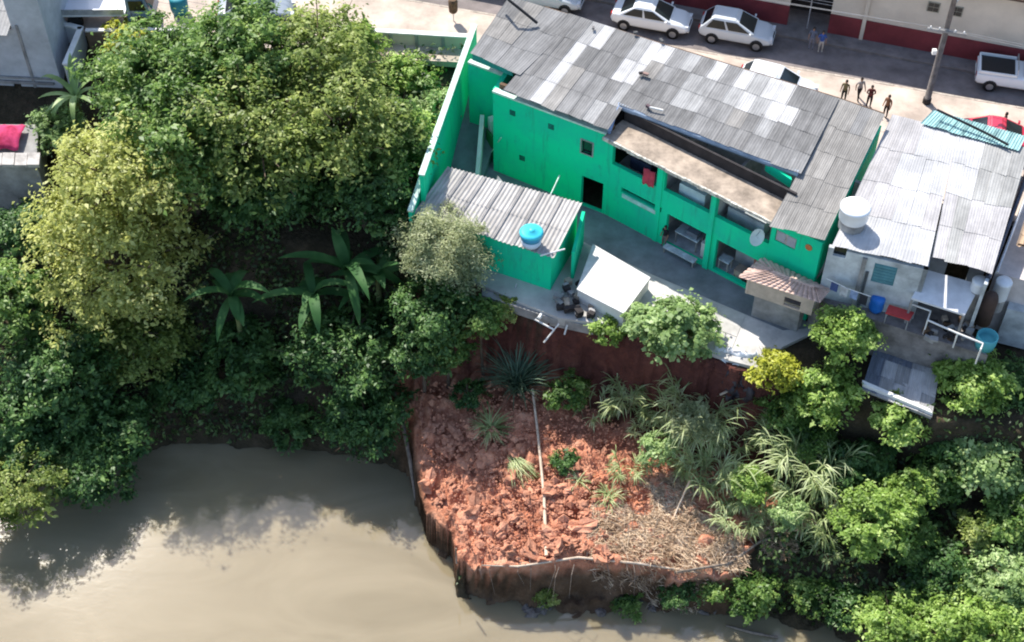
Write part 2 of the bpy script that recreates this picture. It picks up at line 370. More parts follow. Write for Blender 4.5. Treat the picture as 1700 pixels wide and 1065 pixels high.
tag(mb.build('river', wm), kind='structure', label='silty tan river running along the foot of the bank')

# ------------------------------------------------------------------ street
SD = Vector((0.96, -0.28, 0)).normalized(); SRZ = math.atan2(SD.y, SD.x)
kerb_y = lambda x: 66.31-0.2917*(x+2)  # follows the shadow edge across the pale street surface
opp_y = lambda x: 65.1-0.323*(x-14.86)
m_pave = mat('forecourt_concrete', (0.50, 0.41, 0.34), 0.9, 0.18, 0.5, bump=0.15, bscale=8)
m_asph_shade = mat('shade_dark_asphalt', (0.20, 0.17, 0.16), 0.85, 0.2, 0.7, bump=0.2, bscale=25)  # road darkened up to the shadow edge of the cream building
m_walk = mat('old_walk_concrete', (0.22, 0.19, 0.175), 0.9, 0.2, 1.0, bump=0.1)
m_kerb = mat('kerb_concrete', (0.42, 0.36, 0.30), 0.9, 0.2, 2)
poly = [(x, kerb_y(x)-0.15) for x in (60, -60)]+[(a, b_-0.9) for a, b_ in zip(kfront[0], kfront[1])]
mb = MB(); mb.prism(poly, -0.35, 0.0)
tag(mb.build('pavement', m_pave), kind='structure', label='wide sunlit pale concrete forecourt between the houses and the road')
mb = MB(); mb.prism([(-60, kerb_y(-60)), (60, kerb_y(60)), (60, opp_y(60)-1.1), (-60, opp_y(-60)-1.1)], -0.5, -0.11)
tag(mb.build('road', m_asph_shade), kind='structure', label='road whose dark colour stands for the shadow of the cream building')
kb = tag(bpy.data.objects.new('kerb', None), 'pale concrete kerb added along the shadow edge between forecourt and road', kind='structure'); C.objects.link(kb); ORG[kb.name] = Vector((0, 0, 0))
x = -20.0
while x < 34:
    mb = MB(); x2 = x+0.98
    mb.prism([(x, kerb_y(x)-0.147), (x2, kerb_y(x2)-0.147), (x2, kerb_y(x2)-0.003), (x, kerb_y(x)-0.003)], -0.4, 0.012+0.006*math.sin(x*9))
    mb.build('kerb_stone', m_kerb, kb); x += 1.0
mb = MB(); mb.prism([(-60, opp_y(-60)-1.09), (60, opp_y(60)-1.09), (60, opp_y(60)+12), (-60, opp_y(-60)+12)], -0.5, 0.03)
tag(mb.build('footpath', m_walk), kind='structure', label='narrow grey footpath along the cream wall across the road')
# ------------------------------------------------------------------ building materials
def stained(name, c_clean, c_fade, c_stain, rough=.8):
    m = bpy.data.materials.new(name); m.use_nodes = True; t = m.node_tree; N = t.nodes; Lk = t.links; b = N['Principled BSDF']
    b.inputs['Roughness'].default_value = rough; b.inputs['Specular IOR Level'].default_value = .2
    geo = N.new('ShaderNodeNewGeometry')
    def nz(sc_, det, lo, hi):
        mp = N.new('ShaderNodeMapping'); mp.inputs['Scale'].default_value = sc_; Lk.new(geo.outputs['Position'], mp.inputs[0])
        n = N.new('ShaderNodeTexNoise'); n.inputs['Scale'].default_value = 1; n.inputs['Detail'].default_value = det; n.inputs['Roughness'].default_value = .7; Lk.new(mp.outputs[0], n.inputs['Vector'])
        mr = N.new('ShaderNodeMapRange'); mr.inputs[1].default_value = lo; mr.inputs[2].default_value = hi; Lk.new(n.outputs[0], mr.inputs[0]); return mr.outputs[0]
    def mixc(f, a, c):
        x = N.new('ShaderNodeMix'); x.data_type = 'RGBA'; Lk.new(f, x.inputs[0])
        if isinstance(a, tuple): x.inputs[6].default_value = (*a, 1)
        else: Lk.new(a, x.inputs[6])
        x.inputs[7].default_value = (*c, 1); return x.outputs[2]
    o = mixc(nz((.45, .45, .45), 5, .42, .72), c_clean, c_fade)
    o = mixc(nz((2.6, 2.6, .3), 4, .55, .85), o, c_stain)
    o = mixc(nz((1.1, 1.1, .7), 6, .60, .85), o, c_stain)
    Lk.new(o, b.inputs['Base Color']); MATS[name] = m; return m
m_green = stained('green_wall_paint', (0.004, 0.66, 0.33), (0.012, 0.52, 0.33), (0.03, 0.26, 0.17))
m_mint = mat('faded_sunlit_mint', (0.55, 0.70, 0.60), 0.8, 0.15, 2)  # green paint faded, and lightened for sun on the wall tops
m_teal = mat('teal_fascia', (0.03, 0.32, 0.27), 0.6, 0.15, 2)
m_white = mat('white_render', (0.72, 0.70, 0.66), 0.85, 0.10, 0.8, bump=0.05)
m_wash = mat('stained_whitewash', (0.50, 0.53, 0.54), 0.9, 0.22, 0.9, bump=0.05)
m_int = mat('interior_plaster', (0.50, 0.48, 0.46), 0.9, 0.2, 1.2)
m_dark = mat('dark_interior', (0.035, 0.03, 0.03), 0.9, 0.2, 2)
m_conc = mat('yard_concrete', (0.47, 0.45, 0.42), 0.9, 0.14, 0.55, bump=0.08, bscale=12)
m_grey = mat('grey_concrete', (0.30, 0.29, 0.28), 0.9, 0.22, 1.0, bump=0.1)
m_slab = mat('stained_slab', (0.36, 0.29, 0.225), 0.95, 0.25, 1.4, bump=0.1)
m_brown = mat('weathered_wood', (0.14, 0.085, 0.05), 0.85, 0.25, 4)
m_cream = mat('cream_wall', (0.60, 0.52, 0.42), 0.85, 0.08, 0.5)
m_wine = mat('wine_dado', (0.19, 0.035, 0.04), 0.7, 0.15, 0.8)
m_black = mat('black_rubber', (0.012, 0.012, 0.014), 0.6, 0.2, 5)
m_metal = mat('galvanised_metal', (0.45, 0.47, 0.50), 0.45, 0.15, 4, metal=0.6)
m_gut = mat('blue_lit_gutter', (0.30, 0.36, 0.44), 0.5, 0.15, 2, metal=0.2)
m_glass = mat('dark_window_glass', (0.012, 0.018, 0.02), 0.1, 0.2, 2, spec=0.4)
st = (3.0, 0.5, 1)
m_s = [mat('fibre_cement_old', (0.19, 0.185, 0.18), 0.95, 0.16, 1.0, streak=st, objvar=0.05),
       mat('fibre_cement_mid', (0.232, 0.227, 0.222), 0.95, 0.14, 1.0, streak=st, objvar=0.05),
       mat('fibre_cement_pale', (0.32, 0.315, 0.308), 0.95, 0.12, 1.0, streak=st, objvar=0.06),
       mat('fibre_cement_new', (0.47, 0.46, 0.45), 0.9, 0.07, 1.0, streak=st),
       mat('fibre_cement_warm', (0.262, 0.248, 0.23), 0.95, 0.14, 1.0, streak=st, objvar=0.08)]
# ------------------------------------------------------------------ the green building
A0, A1, A2 = P(818, 152, 2.4), P(1013, 225, 2.4), P(1367, 397, 2.6)
F0, F1, F2 = P(905, 12, 3.6), P(1240, 116, 3.6), P(1468, 189, 3.6)
gb = thing('green_house', 'long bright green two-storey house with patchy grey corrugated roof', 'house', (6, 54, -2.8))
def hole(A, B, u0, v0, u1, v1):
    s0, za = onwall(u0, v0, A, B); s1, zb = onwall(u1, v1, A, B); return s0, s1
def hz(A, B, u0, u1, z0, z1): return (onwall(u0, 300, A, B)[0], onwall(u1, 300, A, B)[0], z0, z1)
def hrect(A, B, ul, vl_top, vl_bot, ur):
    """opening with its left edge at pixel column ul (top vl_top, bottom vl_bot) reaching to pixel column ur"""
    s0, zt = onwall(ul, vl_top, A, B); _, zb = onwall(ul, vl_bot, A, B)
    L = math.hypot(B[0]-A[0], B[1]-A[1])
    s1 = s0; best = None
    for k in range(400):
        s = s0+k*0.02
        w = (A[0]+(B[0]-A[0])*s/L, A[1]+(B[1]-A[1])*s/L, (zt+zb)/2)
        c = (w[1]*math.cos(PITCH)-(w[2]-CAMH)*math.sin(PITCH))
        if 850+FPX*w[0]/c >= ur: s1 = s; break
    return (s0, s1, zb, zt)
h_small = hrect(A0, A1, 966, 231, 252, 983)
h_door = hrect(A0, A1, 966, 291, 346, 1000); h_door = (h_door[0], h_door[1], -2.79, h_door[3])
holes1 = [h_small, h_door]
print('H', h_small, h_door)
wallmesh(A0, A1, -2.8, 2.4, 0.22, holes1).build('wall', m_green, gb)
U1 = hrect(A1, A2, 1018, 244, 282, 1090); U2 = hrect(A1, A2, 1106, 276, 320, 1181); U3 = hrect(A1, A2, 1194, 312, 350, 1281)
S1 = hrect(A1, A2, 1031, 317, 323, 1097); L1 = hrect(A1, A2, 1109, 346, 392, 1180); L2 = hrect(A1, A2, 1193, 380, 425, 1264); RW = hrect(A1, A2, 1289, 380, 400, 1321)
zt = 2.05; zb = (U1[2]+U2[2]+U3[2])/3
U = [(h[0], h[1], zb, zt) for h in (U1, U2, U3)]
Lw = [(h[0], h[1], -2.62, -0.62) for h in (L1, L2)]
S1 = (S1[0], S1[1], -0.75, -0.45)
print('U', U1, U2, U3, 'S', S1, 'L', L1, L2, RW)
wallmesh(A1, A2, -2.8, 2.35, 0.22, U+Lw+[S1, RW]).build('wall', m_green, gb)
d2 = (A2-A1); d2.z = 0; L2len = d2.length; d2.normalize(); n2v = Vector((-d2.y, d2.x, 0))
d1 = (A1-A0); d1.z = 0; L1len = d1.length; d1.normalize(); n1v = Vector((-d1.y, d1.x, 0))
W2 = lambda s, o, z: Vector((A1.x, A1.y, 0))+d2*s+n2v*o+Vector((0, 0, z))
W1 = lambda s, o, z: Vector((A0.x, A0.y, 0))+d1*s+n1v*o+Vector((0, 0, z))
def obox(mb, Wf, s0, s1, o0, o1, z0, z1):
    return mb.hexa([Wf(s0, o0, z0), Wf(s1, o0, z0), Wf(s1, o1, z0), Wf(s0, o1, z0)], [Wf(s0, o0, z1), Wf(s1, o0, z1), Wf(s1, o1, z1), Wf(s0, o1, z1)])
# window joints: frame of the small window, shutter panel of the right window, doors
mb = MB()
for a, b_, c, e in ((h_small[0]-.07, h_small[1]+.07, h_small[3], h_small[3]+.07), (h_small[0]-.07, h_small[1]+.07, h_small[2]-.07, h_small[2]), (h_small[0]-.07, h_small[0], h_small[2], h_small[3]), (h_small[1], h_small[1]+.07, h_small[2], h_small[3])):
    obox(mb, W1, a, b_, -0.03, 0.1, c, e)
mb.build('window_frame', m_grey, gb)
mb = MB(); obox(mb, W1, h_small[0], h_small[1], 0.12, 0.15, h_small[2], h_small[3]); mb.build('window_pane', m_glass, gb)
mb = MB(); obox(mb, W2, RW[0]+.03, RW[1]-.03, 0.05, 0.09, RW[2]+.03, RW[3]-.03); w = mb.build('window', m_metal, gb)
for k in range(2):
    mb = MB(); sA = RW[0]+.06+k*(RW[1]-RW[0])/2; obox(mb, W2, sA, sA+(RW[1]-RW[0])/2-.1, 0.03, 0.049, RW[2]+.08, RW[3]-.08); mb.build('pane', mat('pale_glass', (0.35, 0.38, 0.42), .2, .1), w)
for (u, v) in ((851, 187), (915, 210), (867, 262)):
    s, z = onwall(u, v, A0, A1); mb = MB()
    for k in range(4): obox(mb, W1, s-.16, s+.16, -0.03, 0.0, z-.15+k*.085, z-.15+k*.085+.05)
    mb.build('vent_grille', mat('vent_green', (0.012, 0.16, 0.12), .7, .2), gb)
# interior: floors, back walls, partitions seen through the openings
mb = MB(); obox(mb, W2, 0.0, L2len, 0.23, 4.2, -0.2, 0.0); mb.build('upper_floor', m_int, gb)
mb = MB(); obox(mb, W2, 0.0, L2len, 0.23, 4.2, -2.85, -2.7); mb.build('lower_floor', mat('worn_tile_floor', (0.46, 0.47, 0.48), .6, .25, 1.2), gb)
mb = MB(); obox(mb, W2, -0.5, L2len+.3, 4.2, 4.4, -2.8, 2.6); mb.build('inner_wall', m_int, gb)
for s in (U[0][1]+.15, U[1][1]+.17):
    mb = MB(); obox(mb, W2, s-.06, s+.06, 0.24, 4.19, -2.69, 2.3); mb.build('partition', m_int, gb)
mb = MB(); obox(mb, W1, 0.3, L1len, 0.23, 5.0, 1.9, 2.0); obox(mb, W1, h_door[0]-.4, h_door[1]+.3, 2.0, 2.1, -2.8, 1.8); mb.build('inner_wall', m_dark, gb)
# green pillar between the bays, and beam
sp = (U[1][1]+U[2][0])/2
for s in (sp, (U[0][1]+U[1][0])/2):
    mb = MB(); obox(mb, W2, s-.14, s+.14, -0.10 if s == sp else -.05, 0.0, -2.79, 2.2); mb.build('pillar', m_green, gb)
mb = MB(); obox(mb, W1, 0, L1len-.05, -0.06, 0.27, 2.4, 2.5); mb.build('parapet_cap', m_mint, gb)
# end walls
mb = MB(); mb.prism([(A2.x-.1, A2.y+.3), (A2.x+.1, A2.y+.1), (F2.x-.1, F2.y-.35), (F2.x-.4, F2.y-.35)], -2.8, [2.2, 2.2, 3.2, 3.2]); mb.build('wall', m_green, gb)
mb = MB(); mb.prism([(A0.x, A0.y+.35), (A0.x+.25, A0.y+.3), (F0.x-.2, F0.y-.5), (F0.x-.5, F0.y-.5)], -2.8, [2.3, 2.3, 3.0, 3.0]); mb.build('wall', m_green, gb)
mb = MB(); mb.prism([(F0.x-.4, F0.y-.4), (F0.x-.3, F0.y-.7), (F1.x, F1.y-.75), (F2.x-.2, F2.y-.5), (F2.x-.1, F2.y-.2), (F1.x, F1.y-.45)], -.3, 3.1); mb.build('street_wall', m_cream, gb)
# flat concrete awning over the upper bays, with pale chipped edge
aw = MB(); q0 = onwall(1015, 231, A1, A2)[0]; q1 = onwall(1287, 337, A1, A2)[0]
q1 = U[2][1]+.1
obox(aw, W2, -0.15, q1, -0.35, 1.25, 2.36, 2.50); aws = aw.build('awning_slab', m_slab, gb)
rr = random.Random(5)
for k in range(26):
    s = -0.15+(q1+.15)*k/26; mb = MB(); e_ = rr.uniform(0, .05); obox(mb, W2, s+.005, s+(q1+.15)/26-.005, -0.42-e_*.6, -0.35, 2.38-e_, 2.53+rr.uniform(-.02, .015)); mb.build('edge_block', mat('chipped_pale_edge', (0.60, 0.56, 0.48), .9, .3, 5), aws)
# wall below the eave behind the awning, coloured dark for the eave's shadow
mb = MB(); obox(mb, W2, -.1, q1+.2, 1.28, 1.4, 2.3, 3.1); mb.build('eave_shadow_wall', m_dark, gb)
# the roof: corrugated sheets one by one
rfA = MB(); rfA.tube([P(905, 12, 3.45), P(1102, 74, 3.45), P(1392, 163, 3.45), P(1468, 189, 3.45)], 0.06, 5)
rf = rfA.build('roof', m_brown, gb)
white_A = {(0, 5), (1, 5), (2, 5), (3, 5), (0, 6)}
def patch(r, c, k): return m_s[0] if noise.noise((c*.33+k, r*.45, k*1.7)) < .02 else (m_s[1] if noise.noise((c*.5+k, r*.6, 9.1)) < .25 else m_s[4])
def toneA0(r, c, g): return patch(r, c, 1.3)
sheets(rf, P(846, -6, 3.75), P(962, 29, 3.68), P(866, 122, 3.22), P(783, 86, 3.35), 4, 3, toneA0, seed=11)
def toneA(r, c, g):
    if c == 2 and r < 4: return m_s[3] if r != 0 else m_s[2]
    if c == 3 and r == 0: return m_s[3]
    if c in (6, 7) and r in (0, 1) : return m_s[3] if c == 7 or r == 1 else m_s[2]
    if (r, c) in ((3, 6), (2, 7)): return m_s[2]
    return patch(r, c, 4.2)
sheets(rf, P(945, 22, 3.72), P(1102, 74, 3.72), P(1010, 213, 3.05), P(838, 147, 3.05), 8, 4, toneA, seed=12)
def toneB(r, c, g):
    wh = {(0, 0), (1, 2), (0, 3), (1, 4), (0, 5), (1, 5), (1, 6), (1, 7), (0, 8), (0, 9), (1, 9)}
    if (r, c) in {(0, 0), (0, 4), (0, 6), (1, 7), (0, 8), (0, 9), (1, 9), (1, 10)}: return m_s[3]
    if (r, c) in {(1, 3), (1, 4), (2, 3), (2, 4), (0, 2), (1, 8), (2, 9), (1, 6), (0, 7)}: return m_s[2]
    return patch(r, c, 7.7)
sheets(rf, P(1102, 74, 3.74), P(1392, 163, 3.74), P(1330, 285, 3.3), P(1030, 171, 3.3), 13, 4, toneB, seed=13)
def toneC(r, c, g): return m_s[4] if (r, c) != (0, 2) else m_s[1]
sheets(rf, P(1392, 163, 3.70), P(1469, 190, 3.70), P(1370, 395, 2.72), P(1280, 371, 2.72), 4, 5, toneC, seed=14)
# gutter added for the bluish-lit last sheet row at the eave, fascia boards
g0, g1 = P(1030, 176, 3.16), P(1326, 288, 3.16)
mb = MB(); mb.tube([g0, g0*.5+g1*.5+Vector((0, 0, -.03)), g1], 0.17, 10); mb.build('gutter', m_gut, gb)
mb = MB(); mb.tube([P(1030, 172, 3.2), P(1018, 195, 3.0), P(1012, 215, 2.75), P(1012, 226, 2.3)], 0.11, 8); mb.build('downpipe', mat('blue_plastic', (0.25, 0.34, 0.52), .5, .15), gb)
fa, fb = P(784, 88, 3.22), P(851, 115, 3.22)
mb = MB(); mb.hexa([fa+Vector((0, 0, -.42)), fb+Vector((0, 0, -.42)), fb+Vector((0, .08, -.42)), fa+Vector((0, .08, -.42))], [fa, fb, fb+Vector((0, .08, 0)), fa+Vector((0, .08, 0))]); mb.build('fascia', m_teal, gb)
fa, fb = P(1272, 268, 3.15), P(1314, 296, 3.05)
mb = MB(); mb.hexa([fa+Vector((0, -.1, -.5)), fb+Vector((0, -.1, -.5)), fb+Vector((0, .1, -.5)), fa+Vector((0, .1, -.5))], [fa+Vector((0, -.1, 0)), fb+Vector((0, -.1, 0)), fb+Vector((0, .1, 0)), fa+Vector((0, .1, 0))]); mb.build('fascia', m_green, gb)
mb = MB()
obox(mb, W1, .2, L1len, .32, .5, 2.3, 2.75); mb.build('eave_board', m_brown, gb)
mb = MB(); mb.prism([P(1282, 372, 2.5), P(1370, 397, 2.5), P(1374, 390, 2.5), P(1286, 365, 2.5)], 2.46, 2.64); mb.build('fascia', m_mint, gb)
# small weights on the roof
for (u, v, z, nm, sz, c) in ((1072, 124, 3.65, 'brick', (.28, .14, .12), (.30, .2, .17)), (1064, 122, 3.65, 'brick', (.2, .12, .1), (.05, .04, .04)), (1076, 178, 3.45, 'brick', (.22, .14, .14), (.12, .08, .09)),
                             (985, 47, 3.78, 'brick', (.2, .12, .1), (.16, .15, .15)), (1098, 68, 3.85, 'brick', (.25, .14, .1), (.1, .1, .1)), (1055, 55, 3.85, 'brick', (.2, .12, .1), (.1, .1, .1))):
    o = MB().box((0, 0, sz[2]/2), sz).build('loose_brick', mat('brick%d%d' % (u, v), c, .9), None)
    o.location = P(u, v, z); o.rotation_euler = (0, 0, u*.7)
    tag(o, {1072: 'reddish brick lying on the roof above the gutter corner, right of its pair', 1064: 'dark brick lying on the roof beside a reddish one', 1076: 'purplish brick next to a short white pipe on the roof',
            985: 'grey brick on the white roof strip near the street end', 1098: 'dark brick at the street edge of the roof below the silver car', 1055: 'dark brick at the roof edge above a bright white sheet'}[u], 'brick', 'bricks weighing down the roof')
o = MB().tube([(-.35, 0, .04), (.35, 0, .04)], .05, 8).build('pipe_offcut', m_white); o.location = P(1089, 181, 3.5); o.rotation_euler = (0, 0, -.35); tag(o, 'short white pipe lying on the grey roof sheets', 'pipe')

# ------------------------------------------------------------------ yard walls and floor
def wallrun(name, label, cat, pts, th, z0, m, cap=None, capm=None, side=1):
    th_ = thing(name, label, cat, pts[0])
    for a, b_ in zip(pts[:-1], pts[1:]):
        a = Vector(a); b_ = Vector(b_); d = (b_-a); d.z = 0; d.normalize(); n = Vector((-d.y, d.x, 0))*th*side
        za, zb_ = (z0, z0) if not callable(z0) else (z0(a), z0(b_))
        q = lambda p, z: Vector((p.x, p.y, z))
        MB().hexa([q(a, za), q(b_, zb_), q(b_+n, zb_), q(a+n, za)], [a, b_, b_+n, a+n]).build('wall', m, th_)
        if cap:
            e = n.normalized()*.05; u_ = Vector((0, 0, cap)); w_ = Vector((0, 0, .003))
            MB().hexa([a-e+w_, b_-e+w_, b_+n+e+w_, a+n+e+w_], [a-e+u_, b_-e+u_, b_+n+e+u_, a+n+e+u_]).build('coping', capm, th_)
    return th_
wallrun('boundary_wall', 'tall green side wall with pale coping between the shrubs and the passage', 'wall', [P(703, 292, 1.4), P(791, 42, 1.7)], .2, -3.3, m_green, .08, m_mint, side=1)
wallrun('boundary_wall', 'low broken end of the green side wall by the ribbed annex roof', 'wall', [P(684, 352, 0.0), P(703, 296, 0.6)], .18, -3.3, m_green, .07, m_mint, side=1)
wallrun('passage_wall', 'short green cross wall with pale top below the teal fascia', 'wall', [P(777, 104, 2.2), P(838, 127, 2.2)], .2, -2.8, m_green, .1, m_mint, side=1)
yard = [P(720, 350, -2.8), P(744, 292, -2.8), P(795, 295, -2.8), P(838, 235, -2.8), Vector((A0.x, A0.y, 0)), Vector((A1.x, A1.y, 0)), Vector((A2.x, A2.y, 0)), P(1362, 545, -2.8), P(1300, 575, -2.8), P(1262, 612, -2.8), P(1190, 590, -2.8), P(1130, 565, -2.8),
        P(1070, 545, -2.8), P(1000, 537, -2.8), P(930, 528, -2.8), P(860, 500, -2.8), P(790, 468, -2.8), P(715, 440, -2.8)]
tag(MB().prism([(p.x, p.y) for p in yard], -3.3, -2.8).build('yard_slab', m_conc), kind='structure', label='pale concrete apron of the yard along the slide edge')
apron = C.objects['yard_slab']
ai = [(1079, 456), (1130, 478), (1182, 500), (1238, 523), (1300, 550)]; ao = [(1052, 541), (1102, 557), (1160, 580), (1208, 598), (1260, 611)]
for k in range(4):
    a_, b_, c_, e_ = P(*ai[k], -2.8), P(*ai[k+1], -2.8), P(*ao[k+1], -2.8), P(*ao[k], -2.8); m1, m2 = (a_+e_)/2, (b_+c_)/2
    for q4 in ((a_, b_, m2, m1), (m1, m2, c_, e_)):
        cc_ = sum(q4, Vector())/4; MB().prism([(cc_.x+(q_.x-cc_.x)*.975, cc_.y+(q_.y-cc_.y)*.975) for q_ in q4], -2.81, -2.785+.012*((k*7) % 3-1)).build('slab_panel', mat('pale_slab_panel', (.50, .48, .45), .9, .16, .8, objvar=.08), apron)
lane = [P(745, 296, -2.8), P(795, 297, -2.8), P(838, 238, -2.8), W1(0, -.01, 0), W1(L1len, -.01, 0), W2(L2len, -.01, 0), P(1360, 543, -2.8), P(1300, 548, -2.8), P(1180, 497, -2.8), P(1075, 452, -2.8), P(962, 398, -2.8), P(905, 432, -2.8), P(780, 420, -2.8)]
tag(MB().prism([(p.x, p.y) for p in lane], -2.85, -2.794).build('yard_floor', mat('blue_grey_floor_shade', (.20, .215, .235), .75, .18, .7)), kind='structure', label='yard floor with the shade of the green house put into its blue-grey')  # floor coloured dark up to the shadow edge of the house
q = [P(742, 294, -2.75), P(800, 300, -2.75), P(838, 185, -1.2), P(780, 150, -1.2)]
tag(MB().prism([(p.x, p.y) for p in q], -3.3, [p.z for p in q]).build('ramp', mat('blue_grey_floor_shade', (.20, .215, .235), .75, .18, .7)), kind='structure', label='shaded grey ramp in the side passage')  # same shade tint as the yard floor
wallrun('low_wall', 'leaning low white wall at the foot of the side passage', 'wall', [P(789, 288, -2.1), P(797, 190, -0.5)], .22, -2.9, m_white, side=-1)
# white cistern with its lid, broken shelf
cz = -2.05
q = [P(985, 408, cz), P(1078, 462, cz), P(1035, 520, cz), P(959, 481, cz)]
ci = thing('cistern', 'square white cistern at the yard edge above the slide', 'cistern', (q[0].x, q[0].y, -2.8))
MB().prism([(p.x, p.y) for p in q], -2.8, cz).build('tank_body', m_white, ci)
cc = sum(q, Vector())/4
MB().prism([((p.x-cc.x)*1.03+cc.x, (p.y-cc.y)*1.03+cc.y) for p in q], cz+.003, cz+.07).build('lid', mat('bright_white_lid', (.60, .59, .57), .8, .08), ci)
# ------------------------------------------------------------------ annex with ribbed roof
an = thing('green_annex', 'small green outbuilding with ribbed pale roof above the slide', 'outbuilding', P(840, 430, -2.8))
TL, TR, BR, BL = P(745, 277, .1), P(966, 337, .1), P(920, 427, -.4), P(690, 352, -.4)
ins = lambda p, k=.95: Vector((BLc.x+(p.x-BLc.x)*k, BLc.y+(p.y-BLc.y)*k, 0)); BLc = (TL+TR+BR+BL)/4
w4 = [ins(BL), ins(BR), ins(TR), ins(TL)]
wallmesh(w4[0], w4[1], -3.0, -.45, .15, []).build('wall', m_green, an)
wallmesh(w4[1], w4[2], -3.0, -.48, .15, []).build('wall', m_green, an)
wallmesh(w4[2], w4[3], -3.0, .0, .15, []).build('wall', m_green, an)
wallmesh(w4[3], w4[0], -3.0, -.48, .15, []).build('wall', m_green, an)
ar = MB(); ar.tube([(TL*.5+BL*.5)+Vector((0, 0, -.06)), (TR*.5+BR*.5)+Vector((0, 0, -.06))], .05, 5); arf = ar.build('roof', m_brown, an)
m_rib = mat('ribbed_sheet', (0.47, 0.445, 0.42), .9, .12, 1.0, streak=st, objvar=.08)
sheets(arf, TL, TR, BR, BL, 7, 2, lambda r, c, g: m_rib, waves=5, amp=.05, seed=21, over=.1)
MB().tube([P(897, 424, -.35), P(938, 413, -.2)], .04, 6).build('drain_pipe', m_white, an)
tk = thing('blue_water_tank', 'round water tank with turquoise lid on the ribbed roof', 'water tank', P(882, 404, -.25))
b0 = P(882, 404, -.25); tc = Vector((b0.x, b0.y, b0.z))
MB().lathe(tc, [(.42, 0), (.47, .1), (.50, .42)], 24).build('tank_body', mat('pale_blue_plastic', (.55, .68, .80), .4, .06), tk, True)
MB().lathe(tc, [(.51, .42), (.55, .60), (.555, .72)], 24).build('collar', mat('mid_blue_plastic', (.05, .30, .52), .4, .06), tk, True)
MB().lathe(tc, [(.57, .72), (.57, .78), (.45, .86), (.16, .90), (.15, .94), (.0, .95)], 24).build('lid', mat('turquoise_plastic', (.06, .52, .62), .35, .06), tk, True)
wallrun('wall_stub', 'green upright wall stub at the right end of the ribbed roof', 'wall', [P(949, 418, -1.0), P(966, 350, -.6)], .16, -2.8, m_green, side=-1)
o = MB().tube([P(914, 323, 0.05), P(929, 291, .15)], .035, 6).build('leaning_pole', m_mint); tag(o, 'thin pale pole leaning on the green wall above the ribbed roof', 'pole')
# grey slab ledge below the annex
q = [P(800, 470, -3.05), P(945, 500, -3.05), P(1000, 525, -3.05), P(985, 545, -3.05), P(915, 530, -3.05), P(800, 492, -3.05)]
tag(MB().prism([(p.x, p.y) for p in q], -3.5, -2.95).build('broken_slab', m_grey), 'undermined grey concrete slab jutting out below the green annex', 'slab')

# ------------------------------------------------------------------ tiled hut
ht = thing('tiled_hut', 'small hut with pink clay tile roof standing in the shaded yard', 'hut', P(1300, 505, -2.8))
hA, hB, hC, hD = P(1241, 461, -.05), P(1352, 499, -.05), P(1364, 484, -.05), P(1262, 441, -.05)
wallmesh(hA, hB, -1.05, -.05, .12, [hrect(hA, hB, 1303, 492, 506, 1328)]).build('wall', mat('peach_render', (.52, .42, .34), .9, .12), ht)
wallmesh(hB, hC, -1.05, -.05, .12).build('wall', MATS['peach_render'], ht); wallmesh(hC, hD, -1.05, -.05, .12).build('wall', MATS['peach_render'], ht); wallmesh(hD, hA, -1.05, -.05, .12).build('wall', MATS['peach_render'], ht)
hc = (hA+hB+hC+hD)/4; MB().prism([((p.x-hc.x)*.7+hc.x, (p.y-hc.y)*.7+hc.y+.25) for p in (hA, hB, hC, hD)], -2.8, -1.06).build('plinth', m_grey, ht)
oA, oB, oC, oD = P(1229, 460, 0), P(1360, 502, 0), P(1377, 482, 0), P(1266, 430, 0)
rA, rB = (oA*.5+oD*.5)*.72+(oB*.5+oC*.5)*.28, (oA*.5+oD*.5)*.15+(oB*.5+oC*.5)*.85
rA.z = rB.z = .32
m_tile = mat('pink_clay_tile', (.58, .41, .34), .9, .16, 3, objvar=.12)
mb = MB(); mb.tube([rA, rB], .07, 6); hr = mb.build('roof', m_tile, ht)
def tiles(par, a, b_, c, d_, nc, nr, seed):
    rr = random.Random(seed); bil = lambda s, t_: (a*(1-s)+b_*s)*(1-t_)+(d_*(1-s)+c*s)*t_
    nrm = (b_-a).cross(d_-a).normalized(); nrm = nrm if nrm.z > 0 else -nrm
    for r in range(nr):
        for k in range(nc):
            s0, s1, t0, t1 = k/nc, (k+1)/nc-.006, r/nr, (r+1)/nr+.05
            vs = []
            for t_, h in ((t0, .0), (t1, .045)):
                for i in range(5): vs.append(bil(s0+(s1-s0)*i/4, t_)+nrm*(h+.05*math.sin(math.pi*i/4)+rr.uniform(0, .008)))
            m_ = MB(); m_.add(vs, [(i, i+5, i+6, i+1) for i in range(4)]); m_.build('roof_tile', m_tile, par)
tiles(hr, rA, rB, oB, oA, 14, 5, 1); tiles(hr, rA, rA+Vector((.01, .01, 0)), oA, oD, 6, 4, 2); tiles(hr, rB, rA, oD, oC, 12, 4, 3); tiles(hr, rB+Vector((.01, 0, 0)), rB, oC, oB, 6, 4, 4)
ch = P(1268, 425, -.6); cb = thing('brick_oven_hood', 'rounded brick-red oven hood beside the tiled hut', 'oven', (ch.x, ch.y, -2.8))
MB().lathe((ch.x, ch.y, -2.8), [(.42, 0), (.42, 2.2), (.38, 2.45), (.26, 2.65), (.1, 2.75), (0, 2.76)], 14).build('hood', mat('brick_red', (.36, .16, .11), .9, .2, 3), cb, True)
